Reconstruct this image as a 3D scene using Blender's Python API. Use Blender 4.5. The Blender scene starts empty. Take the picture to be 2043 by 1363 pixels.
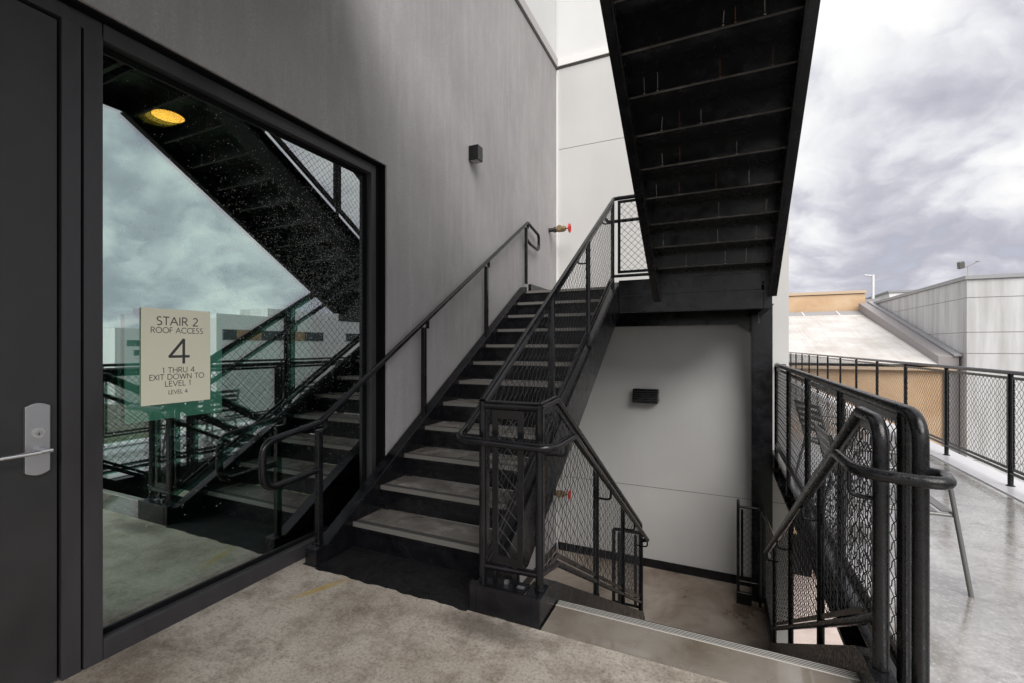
import bpy, math, random
from mathutils import Vector, Matrix
random.seed(7)
S = bpy.context.scene
R = math.radians

# ------------------------------------------------------------------ camera
cam_d = bpy.data.cameras.new('camera'); cam = bpy.data.objects.new('camera', cam_d)
S.collection.objects.link(cam); S.camera = cam
cam.location = (0, 0, 1.40); cam.rotation_euler = (R(90), 0, R(24.6))
cam_d.sensor_width = 36; cam_d.lens = 908 / 2043 * 36; cam_d.shift_y = 9.5 / 2043
cam_d.clip_start = .05; cam_d.clip_end = 6000

# ------------------------------------------------------------------ exposure
S.view_settings.view_transform = 'Standard'; S.view_settings.look = 'None'
S.view_settings.gamma = 1; S.view_settings.use_curve_mapping = False
S.view_settings.exposure = 1.5

# ------------------------------------------------------------------ sky + sun
SUN_EL, SUN_ROT = R(46), R(150)
W = bpy.data.worlds.new('World'); S.world = W; W.use_nodes = True
nt = W.node_tree; nt.nodes.clear()
def N(t, ty, **kw):
    n = t.nodes.new(ty)
    for k, v in kw.items():
        if k[0] == 'i' and k[1:].isdigit(): n.inputs[int(k[1:])].default_value = v
        else: setattr(n, k, v)
    return n
def L(t, a, b): t.links.new(a, b)
def ramp(t, stops, fac=None, interp='LINEAR'):
    r = t.nodes.new('ShaderNodeValToRGB'); r.color_ramp.interpolation = interp
    el = r.color_ramp.elements
    while len(el) < len(stops): el.new(.5)
    for e, (p, c) in zip(el, stops):
        e.position = p; e.color = (c, c, c, 1) if isinstance(c, (int, float)) else (*c[:3], 1)
    if fac is not None: L(t, fac, r.inputs[0])
    return r
def math_(t, op, a, b=None, c=None, clamp=False):
    m = t.nodes.new('ShaderNodeMath'); m.operation = op; m.use_clamp = clamp
    for i, x in enumerate((a, b, c)):
        if x is None: continue
        if isinstance(x, (int, float)): m.inputs[i].default_value = x
        else: L(t, x, m.inputs[i])
    return m.outputs[0]
tc = N(nt, 'ShaderNodeTexCoord')
sky = N(nt, 'ShaderNodeTexSky', sky_type='NISHITA', sun_disc=False, sun_elevation=SUN_EL, sun_rotation=SUN_ROT)
bg_sky = N(nt, 'ShaderNodeBackground'); bg_sky.inputs[1].default_value = .10
L(nt, sky.outputs[0], bg_sky.inputs[0])
sep = N(nt, 'ShaderNodeSeparateXYZ'); L(nt, tc.outputs['Generated'], sep.inputs[0])
zz = math_(nt, 'ADD', math_(nt, 'MAXIMUM', sep.outputs[2], 0.0), .50)
comb = N(nt, 'ShaderNodeCombineXYZ')
L(nt, math_(nt, 'DIVIDE', sep.outputs[0], zz), comb.inputs[0])
L(nt, math_(nt, 'DIVIDE', sep.outputs[1], zz), comb.inputs[1])
mp = N(nt, 'ShaderNodeMapping'); mp.inputs[1].default_value = (5.3, 2.2, 0); L(nt, comb.outputs[0], mp.inputs[0])
n1 = N(nt, 'ShaderNodeTexNoise', noise_dimensions='2D'); n1.inputs['Scale'].default_value = 2.6; n1.inputs['Detail'].default_value = 10
n1.inputs['Roughness'].default_value = .52; n1.inputs['Distortion'].default_value = .12
L(nt, mp.outputs[0], n1.inputs['Vector'])
n2 = N(nt, 'ShaderNodeTexNoise', noise_dimensions='2D'); n2.inputs['Scale'].default_value = .95; n2.inputs['Detail'].default_value = 4
L(nt, mp.outputs[0], n2.inputs['Vector'])
# puffy cells: soft Voronoi lumps pushed about by the noise
wv = N(nt, 'ShaderNodeVectorMath', operation='MULTIPLY_ADD'); L(nt, n1.outputs['Color'], wv.inputs[0]); wv.inputs[1].default_value = (.34, .34, .34); L(nt, mp.outputs[0], wv.inputs[2])
def puff(sc):
    v = N(nt, 'ShaderNodeTexVoronoi', feature='SMOOTH_F1', voronoi_dimensions='2D'); v.inputs['Scale'].default_value = sc; v.inputs['Smoothness'].default_value = .35
    L(nt, wv.outputs[0], v.inputs['Vector']); return math_(nt, 'SUBTRACT', .62, v.outputs['Distance'])
pf_ = math_(nt, 'ADD', math_(nt, 'MULTIPLY', puff(3.4), .17), math_(nt, 'MULTIPLY', puff(8.5), .09))
n3 = N(nt, 'ShaderNodeTexNoise', noise_dimensions='2D'); n3.inputs['Scale'].default_value = 14; n3.inputs['Detail'].default_value = 6; L(nt, wv.outputs[0], n3.inputs['Vector'])
mixn = math_(nt, 'ADD', math_(nt, 'ADD', math_(nt, 'MULTIPLY', n1.outputs[0], .45), math_(nt, 'MULTIPLY', n2.outputs[0], .40)), math_(nt, 'ADD', pf_, math_(nt, 'MULTIPLY', math_(nt, 'SUBTRACT', n3.outputs[0], .18), .16)))
cl = ramp(nt, [(.39, (.172, .173, .200)), (.45, (.212, .213, .238)), (.495, (.262, .263, .283)), (.53, (.300, .301, .314)), (.575, (.338, .338, .342)), (.66, (.385, .385, .385))], mixn)
bg_cl = N(nt, 'ShaderNodeBackground'); bg_cl.inputs[1].default_value = 1.0
L(nt, cl.outputs[0], bg_cl.inputs[0])
cov = ramp(nt, [(.30, .86), (.40, 1.0)], mixn)
mx = N(nt, 'ShaderNodeMixShader'); L(nt, cov.outputs[0], mx.inputs[0]); L(nt, bg_sky.outputs[0], mx.inputs[1]); L(nt, bg_cl.outputs[0], mx.inputs[2])
wo = N(nt, 'ShaderNodeOutputWorld'); L(nt, mx.outputs[0], wo.inputs[0])
sd = bpy.data.lights.new('sun', 'SUN'); sd.energy = 1.5; sd.angle = R(50); sd.color = (1, .97, .93)
sun = bpy.data.objects.new('sun', sd); S.collection.objects.link(sun)
# light comes from +X, a little behind the camera
sdir = Vector((math.cos(SUN_EL) * math.sin(SUN_ROT), math.cos(SUN_EL) * math.cos(SUN_ROT), math.sin(SUN_EL)))
sun.rotation_euler = sdir.to_track_quat('Z', 'Y').to_euler()
sun.location = sdir * 60

# ------------------------------------------------------------------ materials
MATS = {}
def mat(name, col, rough=.5, metal=0, spec=.5, build=None):
    m = bpy.data.materials.new(name); m.use_nodes = True; t = m.node_tree
    b = t.nodes['Principled BSDF']
    b.inputs['Base Color'].default_value = (*col, 1); b.inputs['Roughness'].default_value = rough
    b.inputs['Metallic'].default_value = metal; b.inputs['Specular IOR Level'].default_value = spec
    if build: build(t, b)
    MATS[name] = m; return m
def obco(t, scale=(1, 1, 1)):
    g = N(t, 'ShaderNodeNewGeometry'); mpp = N(t, 'ShaderNodeMapping'); mpp.inputs[3].default_value = scale
    L(t, g.outputs['Position'], mpp.inputs[0]); return mpp.outputs[0]
def noise(t, co, sc, det=4, rough=.5, dist=0):
    n = N(t, 'ShaderNodeTexNoise'); n.inputs['Scale'].default_value = sc; n.inputs['Detail'].default_value = det
    n.inputs['Roughness'].default_value = rough; n.inputs['Distortion'].default_value = dist
    L(t, co, n.inputs['Vector']); return n.outputs[0]
def mixc(t, fac, a, b, mode='MIX'):
    m = N(t, 'ShaderNodeMix', data_type='RGBA', blend_type=mode)
    for s, x in ((m.inputs[0], fac), (m.inputs[6], a), (m.inputs[7], b)):
        if isinstance(x, (int, float)): s.default_value = x
        elif isinstance(x, tuple): s.default_value = (*x[:3], 1)
        else: L(t, x, s)
    return m.outputs[2]
def bump(t, b, h, strength=.2, dist=.01):
    n = N(t, 'ShaderNodeBump'); n.inputs['Strength'].default_value = strength; n.inputs['Distance'].default_value = dist
    L(t, h, n.inputs['Height']); L(t, n.outputs[0], b.inputs['Normal'])

def b_black(t, b, wet=False):
    co = obco(t)
    n = noise(t, co, 9, 5, .6)
    c = ramp(t, [(.35, (.004, .004, .005)), (.7, (.010, .010, .0125))], n)
    dust = noise(t, obco(t, (1, 1, .35)), 26, 6, .7)
    L(t, mixc(t, ramp(t, [(.60, 0.), (.80, .30)], dust).outputs[0], c.outputs[0], (.04, .038, .04)), b.inputs['Base Color'])
    L(t, ramp(t, [(.3, .15), (.7, .33)], n).outputs[0], b.inputs['Roughness'])
    bump(t, b, noise(t, co, 150, 3), .16, .0015)
mat('black_paint', (.022, .022, .025), .4, spec=.40, build=b_black)
def b_wet(t, b):
    co = obco(t)
    n = noise(t, co, 14, 4, .6)
    L(t, ramp(t, [(.35, (.006, .006, .007)), (.7, (.011, .011, .013))], n).outputs[0], b.inputs['Base Color'])
    L(t, ramp(t, [(.35, .16), (.65, .42)], noise(t, co, 60, 3)).outputs[0], b.inputs['Roughness'])
    v = N(t, 'ShaderNodeTexVoronoi'); v.inputs['Scale'].default_value = 130; L(t, co, v.inputs['Vector'])
    bump(t, b, ramp(t, [(0, 1.), (.35, 0.)], v.outputs['Distance']).outputs[0], .30, .0014)
mat('wet_black_paint', (.02, .02, .022), .28, spec=.42, build=b_wet)
def b_wire(t, b):
    L(t, ramp(t, [(.35, (.008, .008, .009)), (.7, (.03, .03, .033))], noise(t, obco(t), 20, 3)).outputs[0], b.inputs['Base Color'])
mat('wire_black', (.03, .03, .033), .45, spec=.3, build=b_wire)
mat('matte_black', (.005, .005, .006), .75, spec=.12)
def b_coat(t, b):
    n = noise(t, obco(t), 40, 5, .7)
    L(t, ramp(t, [(.35, (.004, .004, .005)), (.7, (.016, .016, .018))], n).outputs[0], b.inputs['Base Color'])
    L(t, ramp(t, [(.4, .45), (.6, .8)], noise(t, obco(t), 6, 4)).outputs[0], b.inputs['Roughness'])
    bump(t, b, n, .4, .003)
mat('black_coating', (.008, .008, .009), .7, spec=.2, build=b_coat)
def b_frame(t, b):
    n = noise(t, obco(t, (1, 1, .25)), 7, 6, .65)
    L(t, ramp(t, [(.3, (.030, .029, .032)), (.7, (.050, .048, .052))], n).outputs[0], b.inputs['Base Color'])
    L(t, ramp(t, [(.3, .33), (.7, .5)], n).outputs[0], b.inputs['Roughness'])
    bump(t, b, noise(t, obco(t, (1, 1, .1)), 300, 2), .06, .001)
mat('bronze_frame', (.04, .038, .042), .4, build=b_frame)
def b_door(t, b):
    co = obco(t)
    n = noise(t, co, 2.2, 6, .6)
    L(t, ramp(t, [(.3, (.026, .026, .027)), (.7, (.046, .045, .046))], n).outputs[0], b.inputs['Base Color'])
    L(t, ramp(t, [(.3, .40), (.7, .55)], n).outputs[0], b.inputs['Roughness'])
    bump(t, b, noise(t, co, 420, 2), .12, .001)
mat('door_paint', (.035, .034, .036), .45, build=b_door)
def b_stucco(t, b):
    co = obco(t); big = noise(t, co, .9, 5, .55); streak = noise(t, obco(t, (1, 1, .7)), 2.6, 8, .75)
    fine = noise(t, co, 55, 6, .75)
    c = ramp(t, [(.3, (.305, .292, .294)), (.7, (.385, .374, .376))], big).outputs[0]
    c = mixc(t, ramp(t, [(.48, 0.), (.8, .25)], streak).outputs[0], c, (.48, .48, .485))
    c = mixc(t, ramp(t, [(.3, .28), (.52, 0.)], fine).outputs[0], c, (.20, .19, .19))
    # run-off stains above the window
    st = noise(t, obco(t, (4, 4, .55)), 3, 7, .7); spk = noise(t, obco(t, (1, 1, .45)), 150, 3, .8)
    m = math_(t, 'MULTIPLY', ramp(t, [(.47, 0.), (.62, 1.)], st).outputs[0], ramp(t, [(.48, 0.), (.60, 1.)], spk).outputs[0])
    c = mixc(t, math_(t, 'MULTIPLY', m, .45), c, (.58, .58, .59))
    L(t, c, b.inputs['Base Color'])
    bump(t, b, fine, .5, .005)
mat('grey_stucco', (.25, .245, .25), .85, spec=.25, build=b_stucco)
def b_wallw(t, b):
    co = obco(t); big = noise(t, co, .7, 4); streak = noise(t, obco(t, (4, 4, .4)), 2.5, 6, .6)
    c = ramp(t, [(.3, (.50, .49, .48)), (.7, (.57, .565, .555))], big).outputs[0]
    c = mixc(t, ramp(t, [(.5, 0.), (.8, .4)], streak).outputs[0], c, (.50, .485, .47))
    sp = N(t, 'ShaderNodeSeparateXYZ'); g = N(t, 'ShaderNodeNewGeometry'); L(t, g.outputs[0], sp.inputs[0])
    L(t, c, b.inputs['Base Color']); bump(t, b, noise(t, co, 70, 4, .7), .18, .003)
mat('pale_plaster', (.55, .545, .53), .85, spec=.25, build=b_wallw)
def b_white(t, b):
    co = obco(t)
    L(t, ramp(t, [(.3, (.60, .60, .60)), (.7, (.66, .66, .655))], noise(t, co, .8, 4)).outputs[0], b.inputs['Base Color'])
    bump(t, b, noise(t, co, 60, 3), .1, .002)
mat('white_wall', (.76, .76, .75), .8, spec=.25, build=b_white)
mat('flashing_grey', (.42, .40, .40), .55); mat('flashing_white', (.72, .71, .70), .5)
mat('joint_dark', (.10, .095, .09), .9)
def b_floor(t, b):
    co = obco(t)
    big = noise(t, co, 1.1, 6, .6, .3); mid = noise(t, co, 6, 7, .7); grain = noise(t, co, 62, 6, .9)
    c = ramp(t, [(.32, (.31, .262, .212)), (.46, (.43, .380, .325)), (.58, (.52, .472, .415))], big).outputs[0]
    c = mixc(t, ramp(t, [(.46, 0.), (.66, .7)], mid).outputs[0], c, (.17, .132, .098))
    c = mixc(t, ramp(t, [(.55, 0.), (.68, .6)], noise(t, obco(t, (1, 1.4, 1)), 1.9, 6, .62, .5)).outputs[0], c, (.13, .10, .075))
    c = mixc(t, ramp(t, [(.56, 0.), (.70, .5)], noise(t, co, 2.7, 5, .6)).outputs[0], c, (.58, .54, .49))
    c = mixc(t, ramp(t, [(.50, 0.), (.62, .8)], grain).outputs[0], c, (.12, .103, .088))
    c = mixc(t, ramp(t, [(.32, .7), (.46, 0.)], grain).outputs[0], c, (.55, .51, .46))
    pits = N(t, 'ShaderNodeTexVoronoi'); pits.inputs['Scale'].default_value = 22; L(t, obco(t), pits.inputs['Vector'])
    pm = math_(t, 'MULTIPLY', ramp(t, [(.05, 1.), (.16, 0.)], pits.outputs['Distance']).outputs[0], ramp(t, [(.55, 0.), (.7, .8)], noise(t, co, 5, 3)).outputs[0])
    c = mixc(t, pm, c, (.04, .035, .03))
    # yellow paint smear near the stair foot, dark brown patch beside the kerb
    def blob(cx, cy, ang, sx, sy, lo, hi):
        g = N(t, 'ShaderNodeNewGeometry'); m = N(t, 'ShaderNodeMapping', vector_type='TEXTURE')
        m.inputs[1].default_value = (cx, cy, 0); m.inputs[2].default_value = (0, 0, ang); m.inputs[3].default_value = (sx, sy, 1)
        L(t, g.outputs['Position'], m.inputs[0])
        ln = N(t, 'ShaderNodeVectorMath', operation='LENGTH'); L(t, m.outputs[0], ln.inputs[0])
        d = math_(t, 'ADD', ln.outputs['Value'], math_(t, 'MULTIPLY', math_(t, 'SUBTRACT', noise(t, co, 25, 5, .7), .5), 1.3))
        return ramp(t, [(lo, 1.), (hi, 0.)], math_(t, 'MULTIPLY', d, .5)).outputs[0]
    c = mixc(t, math_(t, 'MULTIPLY', blob(-2.10, 1.93, R(66), .17, .028, .25, .62), .75), c, (.42, .29, .07))
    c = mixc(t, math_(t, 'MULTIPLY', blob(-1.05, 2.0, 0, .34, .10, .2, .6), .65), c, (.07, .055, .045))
    L(t, c, b.inputs['Base Color'])
    L(t, ramp(t, [(.3, .42), (.65, .75)], mid).outputs[0], b.inputs['Roughness'])
    bump(t, b, math_(t, 'ADD', grain, math_(t, 'MULTIPLY', mid, .6)), .55, .006)
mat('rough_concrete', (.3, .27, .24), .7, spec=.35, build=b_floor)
def b_strip(t, b):
    co = obco(t); big = noise(t, co, 2.3, 6, .6, .4); mid = noise(t, co, 13, 5, .65)
    c = ramp(t, [(.3, (.145, .118, .088)), (.5, (.225, .198, .168)), (.7, (.28, .256, .228))], big).outputs[0]
    c = mixc(t, ramp(t, [(.55, 0.), (.75, .5)], mid).outputs[0], c, (.13, .11, .09))
    L(t, c, b.inputs['Base Color'])
    L(t, ramp(t, [(.40, .10), (.62, .40)], noise(t, co, 3.5, 4)).outputs[0], b.inputs['Roughness']); b.inputs['Coat Weight'].default_value = .8; b.inputs['Coat Roughness'].default_value = .05
    bump(t, b, noise(t, co, 150, 3), .10, .002)
mat('sealed_concrete', (.23, .21, .19), .2, build=b_strip)
def b_tread(t, b):
    co = obco(t); n = noise(t, co, 4.5, 6, .62, .5)
    L(t, ramp(t, [(.3, (.105, .094, .083)), (.52, (.150, .137, .124)), (.66, (.27, .255, .235))], n).outputs[0], b.inputs['Base Color'])
    L(t, ramp(t, [(.40, .6), (.62, .22)], noise(t, co, 5, 3)).outputs[0], b.inputs['Roughness'])
    bump(t, b, noise(t, co, 180, 3), .1, .002)
mat('tread_concrete', (.27, .25, .23), .55, build=b_tread)
def b_low(t, b):
    co = obco(t); n = noise(t, co, 1.5, 6, .6, .6)
    L(t, ramp(t, [(.32, (.13, .095, .07)), (.46, (.28, .225, .18)), (.6, (.40, .345, .295))], n).outputs[0], b.inputs['Base Color'])
    L(t, ramp(t, [(.35, .22), (.6, .55)], n).outputs[0], b.inputs['Roughness'])
mat('stained_concrete', (.25, .21, .18), .4, build=b_low)
def b_deck(t, b):
    co = obco(t); big = noise(t, co, .8, 6, .6, .5); mid = noise(t, co, 6, 10, .82, .1); fin = noise(t, co, 38, 5, .85)
    c = ramp(t, [(.36, (.20, .185, .17)), (.46, (.33, .315, .30)), (.60, (.44, .425, .41))], big).outputs[0]
    c = mixc(t, ramp(t, [(.47, 0.), (.60, .7)], mid).outputs[0], c, (.17, .155, .14))
    c = mixc(t, ramp(t, [(.50, 0.), (.62, .55)], fin).outputs[0], c, (.20, .185, .17)); c = mixc(t, ramp(t, [(.36, .5), (.47, 0.)], fin).outputs[0], c, (.68, .67, .66))
    L(t, c, b.inputs['Base Color']); b.inputs['Coat Weight'].default_value = 1; b.inputs['Coat IOR'].default_value = 1.7; b.inputs['Coat Roughness'].default_value = .03
    wet = noise(t, co, 1.9, 5, .6)
    L(t, ramp(t, [(.42, .06), (.60, .30)], wet).outputs[0], b.inputs['Roughness'])
    h = noise(t, obco(t, (1, .7, 1)), 34, 5, .7, 1.2)
    bump(t, b, h, .10, .003)
    n_ = N(t, 'ShaderNodeBump'); n_.inputs['Strength'].default_value = .22; n_.inputs['Distance'].default_value = .003; L(t, noise(t, obco(t, (1, .6, 1)), 16, 6, .7, 1.5), n_.inputs['Height']); L(t, n_.outputs[0], b.inputs['Coat Normal'])
mat('wet_deck', (.4, .39, .38), .1, spec=.7, build=b_deck)
mat('membrane', (.62, .62, .64), .25)
mat('nosing_metal', (.20, .19, .175), .45, .2); mat('rib_metal', (.58, .56, .52), .35, .2); mat('rib_dull', (.13, .125, .12), .45, .2); mat('nosing_groove', (.008, .008, .008), .6)
mat('brushed_steel', (.52, .52, .54), .34, .9); mat('lever_steel', (.8, .8, .8), .22, .9)
mat('bronze', (.30, .22, .12), .45, .6); mat('red_paint', (.62, .03, .02), .35); mat('pipe_black', (.03, .03, .03), .45)
mat('sign_cream', (.90, .88, .70), .55); mat('sign_ink', (.06, .055, .055), .5); mat('backing_green', (.55, .85, .74), .5)
mat('streak_pale', (.42, .38, .35), .7); mat('streak_rust', (.22, .07, .04), .8)
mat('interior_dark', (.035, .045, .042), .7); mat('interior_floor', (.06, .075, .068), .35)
def b_tan(t, b):
    co = obco(t); n = noise(t, co, .5, 6, .6, .4)
    L(t, ramp(t, [(.3, (.47, .30, .17)), (.5, (.55, .38, .235)), (.7, (.60, .45, .31))], n).outputs[0], b.inputs['Base Color'])
mat('tan_stucco', (.6, .38, .2), .85, build=b_tan)
def b_roof(t, b):
    co = obco(t); s = noise(t, obco(t, (2.2, .12, .12)), 2.0, 6, .7); n = noise(t, co, .6, 6, .6)
    c = ramp(t, [(.3, (.44, .41, .38)), (.6, (.58, .56, .54))], n).outputs[0]
    c = mixc(t, ramp(t, [(.48, 0.), (.75, .55)], s).outputs[0], c, (.36, .30, .25))
    L(t, c, b.inputs['Base Color'])
mat('pale_roof', (.68, .66, .64), .7, build=b_roof)
def b_panel(t, b):
    co = obco(t); s = noise(t, obco(t, (1.3, 1.3, .12)), 1.6, 6, .65)
    L(t, ramp(t, [(.35, (.40, .395, .395)), (.65, (.56, .56, .57))], s).outputs[0], b.inputs['Base Color'])
mat('pale_panel', (.5, .5, .5), .8, build=b_panel)
mat('roof_grey', (.27, .25, .25), .6); mat('coping_grey', (.30, .30, .31), .6); mat('white_far', (.72, .72, .73), .7)
mat('trim_tan', (.50, .38, .27), .8)
mat('far_glass', (.03, .045, .045), .12); mat('far_glass_orange_refl', (.33, .20, .12), .3)  # second pane colour has an orange reflection painted in
def b_ground(t, b):
    n = noise(t, obco(t), .02, 6, .6)
    L(t, ramp(t, [(.4, (.05, .07, .03)), (.6, (.16, .15, .13))], n).outputs[0], b.inputs['Base Color'])
mat('ground_cover', (.1, .1, .08), .95, build=b_ground)
def b_hill(t, b):
    n = noise(t, obco(t), .006, 6, .65)
    L(t, ramp(t, [(.35, (.035, .05, .03)), (.6, (.10, .085, .06))], n).outputs[0], b.inputs['Base Color'])
mat('hill_cover', (.06, .06, .04), .95, build=b_hill)
def b_terr(t, b):
    n = noise(t, obco(t), 1.2, 6, .6)
    L(t, ramp(t, [(.3, (.40, .33, .30)), (.7, (.56, .49, .45))], n).outputs[0], b.inputs['Base Color'])
mat('pink_concrete', (.48, .41, .38), .6, build=b_terr)
mat('chair_metal', (.16, .16, .155), .3, .3)
mat('water', (.75, .8, .8), .03, spec=1)
m = mat('lamp_yellow', (1, .75, .2), .5)
_b = m.node_tree.nodes['Principled BSDF']; _b.inputs['Emission Color'].default_value = (1, .25, .04, 1); _b.inputs['Emission Strength'].default_value = 3.4
def glass(name, glossy_fac, gcol, tcol):
    m = bpy.data.materials.new(name); m.use_nodes = True; t = m.node_tree; t.nodes.clear()
    g = N(t, 'ShaderNodeBsdfGlossy'); g.inputs['Color'].default_value = (*gcol, 1); g.inputs['Roughness'].default_value = .0
    tr = N(t, 'ShaderNodeBsdfTransparent'); tr.inputs['Color'].default_value = (*tcol, 1)
    lw = N(t, 'ShaderNodeFresnel'); lw.inputs[0].default_value = 1.5
    f = math_(t, 'ADD', math_(t, 'MULTIPLY', lw.outputs[0], .6), glossy_fac, clamp=True)
    mxs = N(t, 'ShaderNodeMixShader'); L(t, f, mxs.inputs[0]); L(t, tr.outputs[0], mxs.inputs[1]); L(t, g.outputs[0], mxs.inputs[2])
    o = N(t, 'ShaderNodeOutputMaterial'); L(t, mxs.outputs[0], o.inputs[0]); MATS[name] = m
glass('glass_outer', .42, (.93, .99, .975), (.66, .93, .84)); glass('glass_inner', .48, (.84, 1, .94), (.50, .78, .70))

# ------------------------------------------------------------------ mesh helpers
class MB:
    def __init__(s): s.v = []; s.f = []; s.smooth = []
    def add(s, vs, fs, sm=False):
        o = len(s.v); s.v += [tuple(v) for v in vs]; s.f += [tuple(i + o for i in f) for f in fs]; s.smooth += [sm] * len(fs); return s
    def box(s, x0, x1, y0, y1, z0, z1, bev=0):
        if x0 > x1: x0, x1 = x1, x0
        if y0 > y1: y0, y1 = y1, y0
        if z0 > z1: z0, z1 = z1, z0
        if bev:
            b = bev; vs = []
            for (zz_, ins) in ((z0, b), (z0 + b, 0), (z1 - b, 0), (z1, b)):
                c = b
                xs0, xs1, ys0, ys1 = x0 + ins, x1 - ins, y0 + ins, y1 - ins
                k = max(c - ins, c * .35)
                vs += [(xs0 + k, ys0, zz_), (xs1 - k, ys0, zz_), (xs1, ys0 + k, zz_), (xs1, ys1 - k, zz_),
                       (xs1 - k, ys1, zz_), (xs0 + k, ys1, zz_), (xs0, ys1 - k, zz_), (xs0, ys0 + k, zz_)]
            fs = [tuple(range(7, -1, -1)), tuple(range(24, 32))]
            for r in range(3):
                for i in range(8):
                    j = (i + 1) % 8; fs.append((r * 8 + i, r * 8 + j, r * 8 + 8 + j, r * 8 + 8 + i))
            return s.add(vs, fs)
        vs = [(x0, y0, z0), (x1, y0, z0), (x1, y1, z0), (x0, y1, z0), (x0, y0, z1), (x1, y0, z1), (x1, y1, z1), (x0, y1, z1)]
        return s.add(vs, [(0, 3, 2, 1), (4, 5, 6, 7), (0, 1, 5, 4), (1, 2, 6, 5), (2, 3, 7, 6), (3, 0, 4, 7)])
    def prism(s, poly, axis, a, b):
        """poly: list of 2-D points; axis 'x': (y,z) extruded x=a..b; 'y': (x,z); 'z': (x,y)"""
        def P(p, q): return {'x': (q, p[0], p[1]), 'y': (p[0], q, p[1]), 'z': (p[0], p[1], q)}[axis]
        n = len(poly); vs = [P(p, a) for p in poly] + [P(p, b) for p in poly]
        fs = [tuple(range(n)), tuple(range(2 * n - 1, n - 1, -1))] + [(i, i + n, (i + 1) % n + n, (i + 1) % n) for i in range(n)]
        return s.add(vs, fs)
    def tube(s, pts, r, seg=10, caps=True, sm=True):
        pts = [Vector(p) for p in pts]; n = len(pts); vs = []; fs = []
        d = (pts[1] - pts[0]).normalized(); up = Vector((0, 0, 1)) if abs(d.z) < .9 else Vector((1, 0, 0))
        u = d.cross(up).normalized(); w = u.cross(d).normalized(); prev = d
        for i, p in enumerate(pts):
            if i == 0: t_ = d
            elif i == n - 1: t_ = (pts[-1] - pts[-2]).normalized()
            else: t_ = ((pts[i] - pts[i - 1]).normalized() + (pts[i + 1] - pts[i]).normalized()).normalized()
            q = prev.rotation_difference(t_); u = q @ u; w = q @ w; prev = t_
            k = 1.0
            if 0 < i < n - 1:
                cs = t_.dot((pts[i + 1] - pts[i]).normalized()); k = min(1 / max(cs, .5), 1.4)
            for j in range(seg):
                a = 2 * math.pi * j / seg; vs.append(p + (u * math.cos(a) + w * math.sin(a)) * r * (k if k < 1.08 else 1.0 + (k - 1) * .6))
        for i in range(n - 1):
            for j in range(seg):
                j2 = (j + 1) % seg; fs.append((i * seg + j, i * seg + j2, (i + 1) * seg + j2, (i + 1) * seg + j))
        s.add(vs, fs, sm)
        if caps:
            s.add([vs[j] for j in range(seg)], [tuple(range(seg - 1, -1, -1))]); s.add([vs[(n - 1) * seg + j] for j in range(seg)], [tuple(range(seg))])
        return s
    def bar(s, a, b, w, h, up=(0, 0, 1)):
        """rectangular bar from a to b: w across, h along up"""
        a = Vector(a); b = Vector(b); d = (b - a).normalized(); up = Vector(up)
        side = d.cross(up).normalized(); upn = side.cross(d).normalized(); vs = []
        for p in (a, b):
            for sx, sz in ((-1, -1), (1, -1), (1, 1), (-1, 1)): vs.append(p + side * sx * w / 2 + upn * sz * h / 2)
        return s.add(vs, [(0, 1, 2, 3), (7, 6, 5, 4), (0, 4, 5, 1), (1, 5, 6, 2), (2, 6, 7, 3), (3, 7, 4, 0)])
    def build(s, name, m, parent=None, kind=None, label=None, bevel=0):
        me = bpy.data.meshes.new(name); me.from_pydata(s.v, [], s.f)
        me.polygons.foreach_set('use_smooth', s.smooth); me.materials.append(MATS[m]); me.update()
        o = bpy.data.objects.new(name, me); S.collection.objects.link(o)
        if parent: o.parent = parent
        if kind: o['kind'] = kind
        if label: o['label'] = label
        if bevel:
            md = o.modifiers.new('b', 'BEVEL'); md.width = bevel; md.segments = 2; md.limit_method = 'ANGLE'
        return o
def fillet(pts, rad, n=6):
    pts = [Vector(p) for p in pts]; out = [pts[0]]
    for i in range(1, len(pts) - 1):
        a = (pts[i - 1] - pts[i]); b = (pts[i + 1] - pts[i]); la, lb = a.length, b.length
        a.normalize(); b.normalize(); ang = a.angle(b); r = rad if isinstance(rad, (int, float)) else rad[i - 1]
        tl = min(r / math.tan(ang / 2) if ang < 3.13 else 0, la * .48, lb * .48)
        p0 = pts[i] + a * tl; p1 = pts[i] + b * tl
        for k in range(n + 1):
            t_ = k / n; out.append(p0.lerp(pts[i], t_).lerp(pts[i].lerp(p1, t_), t_))
    out.append(pts[-1]); return out
def thing(name, label, cat, loc=(0, 0, 0), rz=0, group=None):
    o = bpy.data.objects.new(name, None); S.collection.objects.link(o); o.location = loc; o.rotation_euler = (0, 0, rz)
    o.empty_display_size = .1; o['label'] = label; o['category'] = cat
    if group: o['group'] = group
    return o
def tag(o, label, cat, group=None):
    o['label'] = label; o['category'] = cat
    if group: o['group'] = group
    return o
def struct(o): o['kind'] = 'structure'; return o
def copy_part(src, parent, loc):
    c = src.copy(); S.collection.objects.link(c); c.parent = parent; c.location = loc; return c

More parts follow.
